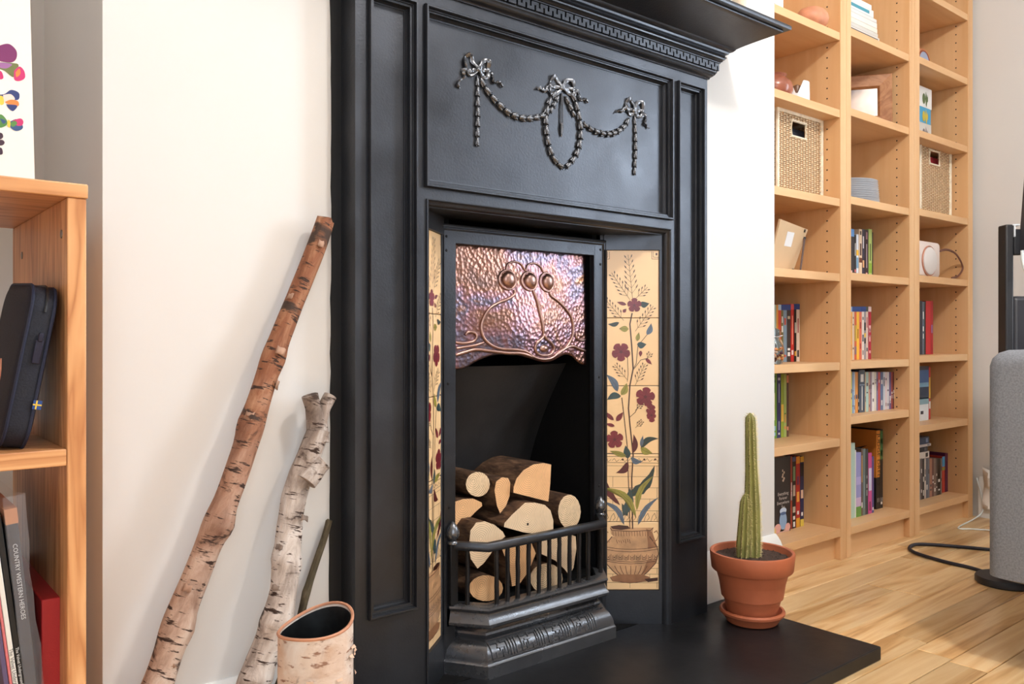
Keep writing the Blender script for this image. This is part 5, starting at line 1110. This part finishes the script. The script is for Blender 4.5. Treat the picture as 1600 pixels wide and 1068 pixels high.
# ---- top shelf unit 1
zc = S1[0]+.0004
mb = MB(); rs = []
c = Vector((xp(1272, 1.385), 1.39, zc))
for t in range(9):
    a_ = t/8*PI; rs.append([c+Vector((math.cos(q)*.056*math.sin(a_)**.8*(1+.05*math.sin(3*q)), math.sin(q)*.045*math.sin(a_)**.8, .034-.034*math.cos(a_))) for q in [i*PI/12 for i in range(24)]])
mb.rings(rs, True, True); tag(mb.build('pebble', plain('coral_stone', sr(206, 140, 106), .5, var=.2, vscale=30), smooth=70), 'rounded coral-coloured stone on the top shelf in view', 'stone')
mb = MB(); mb.box(2.036, xp(1224, 1.40), 1.40, 1.52, zc, zc+.13); mb.box(xp(1208, 1.40), xp(1208, 1.40)+.008, 1.3992, 1.4, zc+.03, zc+.038, 1); tag(mb.build('white_box', [srgb(222, 216, 220), srgb(70, 60, 80)], bevel=.002), 'white storage box beside the coral-coloured stone', 'box')
# ---- unit 2: pile of books, framed picture, plates
zz = S2[0]+.0004
pal = [('cream', (232, 228, 220), 1380, .020), ('off-white', (224, 222, 216), 1378, .014), ('white with black lettering', (216, 212, 206), 1374, .018), ('pale grey', (206, 204, 200), 1372, .012), ('bone', (228, 224, 214), 1371, .016), ('ivory', (236, 230, 222), 1370.5, .018), ('chalk', (222, 220, 218), 1370, .012), ('teal-lettered white', (220, 226, 226), 1365, .024), ('snow-white', (236, 236, 234), 1362, .016)]
for k, (cw_, rgb, pr, h) in enumerate(pal):
    mb = MB(); xe_ = xp(pr, 1.41); mb.box(2.494, xe_, 1.41, 1.60, zz, zz+h, 0)
    mats = [srgb(*rgb, .6)]
    if k == 2: mb.box(2.50, xe_-.01, 1.4093, 1.4101, zz+h*.3, zz+h*.7, 1); mats.append(srgb(70, 70, 76))
    if k == 7: mb.box(2.50, xe_-.03, 1.4093, 1.4101, zz+h*.3, zz+h*.75, 1); mats.append(srgb(70, 150, 170))
    tag(mb.build('book', mats, bevel=.0012), '%s book lying flat in the tall pile on the middle bookcase' % cw_, 'book', 'books piled flat on the middle bookcase'); zz += h+.0005
FW, FH = .25, .190; fy1 = 1.380; fx1 = xp(1395, fy1); fa = -.96
fr_ = thing('picture_frame', 'wide wooden picture frame with a blurred photograph on the middle bookcase', 'picture frame', (fx1-.07, 1.47, S2[1]))
FM = Matrix.Translation((fx1-FW*math.cos(fa), fy1-FW*math.sin(fa), S2[1]+.0008)) @ Matrix.Rotation(fa, 4, 'Z') @ Matrix.Rotation(-.06, 4, 'X')
fw_ = .046; mb = MB(); mb.M = FM
pr_ = [(0, .022), (0, 0), (.004, -.004), (fw_-.006, .002), (fw_, .010), (fw_, .022)]
sweep_xz(mb, [(0, FH), (FW, FH), (FW, 0), (0, 0)], pr_, loop=True); mb.build('frame', wood('oak_frame', sr(140, 88, 50), sr(166, 112, 70), sr(184, 132, 88), 'X', .45, 1.), fr_, smooth=0)
mb = MB(); mb.M = FM; mb.box(fw_-.004, FW-fw_+.004, .012, .018, fw_-.004, FH-fw_+.004)
mph, nph, bph = nodes('blurred_photo'); nf = noise_t(nph, coords(nph, (1, 1, 1)), 11, 2, .4); nph.links.new(ramp(nph, nf, [(.3, sr(92, 70, 66)), (.45, sr(190, 160, 140)), (.6, sr(222, 204, 188)), (.75, sr(150, 116, 100))]), bph.inputs['Base Color']); bph.inputs['Roughness'].default_value = .2
mb.build('photograph', mph, fr_, smooth=0)
zz = S2[2]+.0004; pcx = xp(1345, 1.45)
for k in range(12):
    mb = MB(); r = .116-.0006*k; mb.lathe([(r*.55, 0), (r*.6, .001), (r*.98, .0052), (r, .0062), (r*.985, .0068), (r*.6, .0028), (.001, .0026)], (2.712, 1.492, zz), 36)
    tag(mb.build('plate', plain('white_porcelain', sr(228, 230, 234), .3), smooth=50), 'white plate in the stack on the middle bookcase', 'plate', 'stacked white plates'); zz += .0072
# ---- unit 3: clock, cards, speaker
cl = thing('mantel_clock', 'small wooden clock with a bluish round face in the end bookcase', 'clock', (2.99, 1.45, S3[1]))
ce = xp(1453.5, 1.44); cz = S3[1]+.0005; mb = MB(); prf = [(ce-.11, cz), (ce, cz), (ce, cz+.058)]+[(ce-.055+.055*math.cos(q), cz+.058+.045*math.sin(q)) for q in [i*PI/10 for i in range(1, 10)]]+[(ce-.11, cz+.058)]
mb.prism([(max(x_, 2.961), 1.44, z_) for x_, z_ in prf], (0, .05, 0)); mb.build('case', plain('clock_wood', sr(196, 124, 84), .4), cl, smooth=0)
mb = MB(); mb.M = Matrix.Translation((ce-.055, 1.4395, cz+.05)) @ Matrix.Rotation(PI/2, 4, 'X'); mb.lathe([(.042, 0), (.042, .002), (.0001, .002)], n=30); mb.build('face', plain('clock_face', sr(160, 176, 206), .3), cl)
mb = MB(); mb.M = Matrix.Translation((ce-.055, 1.4395, cz+.05)) @ Matrix.Rotation(PI/2, 4, 'X'); mb.tube([(.043*math.cos(q), .043*math.sin(q), .001) for q in [i*PI/14 for i in range(28)]], .003, 6, loop=True); mb.build('bezel', plain('clock_bezel', sr(150, 80, 60), .3), cl)
zz = S3[2]+.0004; e = xp(1455, 1.42)
for h, dx, rgb, lab, mk in ((.070, 0, (206, 202, 196), 'grey sketched card box at the bottom of the card stack', (120, 110, 110)), (.058, -.004, (70, 160, 204), 'bright blue card box with a yellow figure in the card stack', (200, 180, 60)), (.075, .004, (232, 232, 232), 'white card box with a plant drawing on top of the stack', (90, 110, 70))):
    mb = MB(); mb.box(2.961, e+dx, 1.42, 1.50, zz, zz+h, 0); q = [(e-.062+.012*math.cos(j), 1.4192, zz+h*.42+.02*math.sin(j)) for j in [i*PI/6 for i in range(12)]]; mb.add(q, [list(range(12))], 1); mb.add([(x_-.004, y_, z_+.012*math.sin(i*2)) for i, (x_, y_, z_) in enumerate([(p[0]+.026, p[1], p[2]) for p in q])], [list(range(12))], 1)
    tag(mb.build('card_box', [srgb(*rgb), srgb(*mk)], smooth=0), lab, 'card box', 'card boxes in the end bookcase'); zz += h+.0006
sy_ = 1.356; s0, s1_ = 2.966, xp(1469, sy_); spz = S3[4]+.0006; sh_ = P(1468, 380, sy_).z-spz
sk = thing('speaker', 'small square speaker with a round grille and leather loop in the end bookcase', 'speaker', ((s0+s1_)/2, sy_, spz))
mb = MB(); rs = []
for y_, g in ((0, .95), (.004, 1), (.07, 1), (.074, .95)):
    cxx, czz = (s0+s1_)/2, spz+sh_/2; rs.append([Vector((cxx+(x_-(s1_-s0)/2)*g, sy_+y_, czz+(z_-sh_/2)*g)) for x_, z_ in rounded(s1_-s0, sh_, .014)])
mb.rings(rs, True, True); mb.build('body', plain('blush_fabric', sr(220, 204, 196), .6), sk, smooth=50)
mb = MB(); mb.M = Matrix.Translation((xp(1451, sy_), sy_, spz+sh_*.44)) @ Matrix.Rotation(PI/2, 4, 'X'); rg = sh_*.40; mb.lathe([(rg, 0), (rg, .006), (rg*.9, .010), (.001, .011)], n=36); mb.build('grille', plain('grille_mesh', sr(226, 218, 214), .7, bmp=.6, bscale=600), sk, smooth=50)
mb = MB(); mb.M = Matrix.Translation((xp(1451, sy_), sy_, spz+sh_*.44)) @ Matrix.Rotation(PI/2, 4, 'X'); mb.tube([(rg*1.06*math.cos(q), rg*1.06*math.sin(q), .002) for q in [i*PI/18 for i in range(36)]], .003, 6, loop=True); mb.build('grille_ring', plain('copper_ring', sr(190, 130, 106), .35, metal=.4), sk)
mb = MB(); lp = [P(x_, y_, sy_+.008) for x_, y_ in ((1468, 392), (1480, 390), (1493, 396), (1502, 410), (1504, 420), (1497, 431), (1487, 436))]
for p in lp: p.z = max(p.z, spz+.003)
mb.tube(smooth_path(lp, 5), .0028, 6, flat=1.6); mb.build('loop_strap', plain('tan_leather', sr(110, 66, 50), .5), sk)

# ------------------------------------------------------------------ sofa, stand, cables
M_SOFA = plain('grey_tweed', sr(132, 134, 140), .85, bmp=.7, bscale=900, var=.22, vscale=260, bdist=.0015)
sx0, sy1 = 1.886, .722
so = thing('sofa', 'grey tweed sofa with dark tapered wooden legs', 'sofa', (sx0+.45, .72-.9, 0))
mb = MB()
def soft(x0, x1, y0, y1, z0, z1, r):
    rs = []
    o2 = [(0, r), (.3*r, .3*r), (r, 0)]
    lev = [(z0, .03), (z0+.01, 0), (z1-r*1.0, 0), (z1-r*.55, r*.12), (z1-r*.2, r*.42), (z1-r*.03, r*.85), (z1, r*1.6)]
    for z_, ins in lev:
        ring = [(x_+x0+ins, y_+y0+ins) for x_, y_ in rounded(x1-x0-2*ins, y1-y0-2*ins, max(.004, r*.9-ins*.4), 5)]
        rs.append([Vector((a, b, z_)) for a, b in ring])
    mb.rings(rs, True, True)
soft(sx0, sx0+.92, sy1-.17, sy1, .18, .666, .035); mb.build('armrest', M_SOFA, so, smooth=60)
mb = MB(); soft(sx0, sx0+.20, sy1-2.0, sy1-.165, .18, .70, .05); mb.build('backrest', M_SOFA, so, smooth=60)
mb = MB(); soft(sx0+.19, sx0+.92, sy1-2.0, sy1-.165, .20, .44, .05); mb.build('seat', M_SOFA, so, smooth=60)
mb = MB(); soft(sx0, sx0+.92, sy1-2.17, sy1-1.995, .18, .666, .035); mb.build('armrest', M_SOFA, so, smooth=60)
for x_, y_ in ((sx0+.075, sy1-.075), (sx0+.84, sy1-.075), (sx0+.075, sy1-2.09), (sx0+.84, sy1-2.09)):
    mb = MB(); mb.lathe([(.010, 0), (.012, .004), (.021, .17), (.021, .182)], (x_, y_, 0), 16); mb.build('leg', plain('dark_walnut', sr(58, 42, 36), .35), so, smooth=50)
bc = G(1572, 900, .02); bc.z = 0
tv = thing('monitor_stand', 'black floor stand with a round base and tall column behind the sofa', 'stand', bc)
M_BLK = plain('black_powder_coat', sr(34, 34, 38), .45)
mb = MB(); mb.lathe([(.074, 0), (.078, .003), (.078, .016), (.075, .02), (.001, .02)], bc, 40); mb.build('base', M_BLK, tv, smooth=40)
cxl = G(1569, 900, .02); colx = bc
rgt = Vector((SA, -CA, 0)); fwd = Vector((CA, SA, 0))
d0 = bc.x*CA+bc.y*SA
def at_px(px): # point across the view at the stand's distance
    return Vector((0, 0, 0))+fwd*d0+rgt*((px-800)/F_PX*d0)
pA, pB = at_px(1568.5), at_px(1581)
ztop = CAM_Z+(HOR-351)/F_PX*d0
mb = MB(); w_ = (pB-pA).length; mb.M = Matrix.Translation(pA) @ Matrix.Rotation(ANG-PI/2, 4, 'Z'); mb.box(0, w_, -.01, .03, .02, ztop); mb.build('column', M_BLK, tv, bevel=.004)
mb = MB(); mb.M = Matrix.Translation(pA) @ Matrix.Rotation(ANG-PI/2, 4, 'Z'); mb.box(w_, w_+.055, -.006, .05, .02, ztop-.20); mb.build('cable_channel', plain('black_plastic', sr(44, 44, 50), .35), tv, bevel=.012)
mb = MB(); mb.M = Matrix.Translation(pA) @ Matrix.Rotation(ANG-PI/2, 4, 'Z'); mb.box(w_-.004, w_+.016, -.012, .02, ztop-.004, ztop+.001); mb.box(w_, w_+.004, -.012, .02, ztop-.035, ztop); mb.build('white_trim', plain('white_plastic', sr(226, 230, 234), .35), tv, bevel=.0015)
mb = MB(); mb.M = Matrix.Translation(pA) @ Matrix.Rotation(ANG-PI/2, 4, 'Z'); mb.box(w_+.003, w_+.03, -.004, .016, ztop-.085, ztop-.012); mb.build('bracket', M_BLK, tv, bevel=.004)
te = thing('monitor', 'dark monitor panel mounted on the floor stand', 'monitor', at_px(1600)+Vector((0, 0, ztop-.08)))
mb = MB(); mb.M = Matrix.Translation(pA+Vector((0, 0, ztop-.075))) @ Matrix.Rotation(ANG-PI/2, 4, 'Z') @ Matrix.Rotation(.075, 4, 'Y'); mb.box(w_+.018, w_+.30, -.03, .004, 0, .22); mb.build('housing', plain('grey_plastic', sr(62, 60, 66), .45), te, bevel=.006)
mb = MB(); mb.M = Matrix.Translation(pA+Vector((0, 0, ztop-.075))) @ Matrix.Rotation(ANG-PI/2, 4, 'Z') @ Matrix.Rotation(.075, 4, 'Y'); mb.box(w_+.024, w_+.294, .0045, .007, .006, .214); mb.build('screen', plain('black_glass', (.01, .01, .012), .1), te, smooth=0)
cab = [at_px(x_)+Vector((0, 0, CAM_Z-(y_-HOR)/F_PX*d0))-fwd*.035 for x_, y_ in ((1585, 393), (1586, 410), (1590, 424), (1597, 433), (1606, 436), (1612, 420), (1612, 395))]
mb = MB(); mb.tube(smooth_path(cab, 6), .0042, 8); tag(mb.build('white_cable', plain('white_cable', sr(228, 236, 236), .4), smooth=60), 'white cable hanging in a loop from the monitor', 'cable')
cpt = [G(x_, y_, .006) for x_, y_ in ((1538, 893), (1515, 886), (1480, 878), (1448, 869), (1428, 862), (1421, 856), (1428, 850.5), (1450, 850), (1490, 853), (1545, 858), (1600, 865))]
mb = MB(); mb.tube(smooth_path(cpt, 6), .0055, 8); tag(mb.build('floor_cable', plain('dark_braided_cable', sr(34, 34, 46), .6), smooth=60), 'thick dark cable looping across the oak floor to the stand base', 'cable')
wc = [Vector((3.412, 1.335, .15)), Vector((3.412, 1.32, .09)), Vector((3.405, 1.31, .03)), Vector((3.35, 1.318, .005))]+[G(x_, y_, .004) for x_, y_ in ((1497, 824), (1520, 826), (1560, 829), (1600, 833))]
mb = MB(); mb.tube(smooth_path(wc, 6), .0026, 6); tag(mb.build('thin_cable', plain('white_cable', sr(228, 236, 236), .4), smooth=60), 'thin white cable running along the floor from the end wall', 'cable')
# loose white sheet of packing against the end wall
mb = MB(); rs = []
for i in range(9):
    t = i/8; rs.append([Vector((3.408-.010*math.sin(k*1.7+i)-.018*(k/8)*(1-t), 1.31-.16*k/8, .03+(.17-.06*k/8)*t+.008*math.sin(i*2+k*1.3))) for k in range(9)])
mb.rings(rs, False, False); o = mb.build('crumpled_sheet', plain('white_paper', sr(238, 230, 222), .6), smooth=20); tag(o, 'crumpled white paper sheet against the end wall beside the bookcase', 'paper'); sm = o.modifiers.new('solid', 'SOLIDIFY'); sm.thickness = .0012
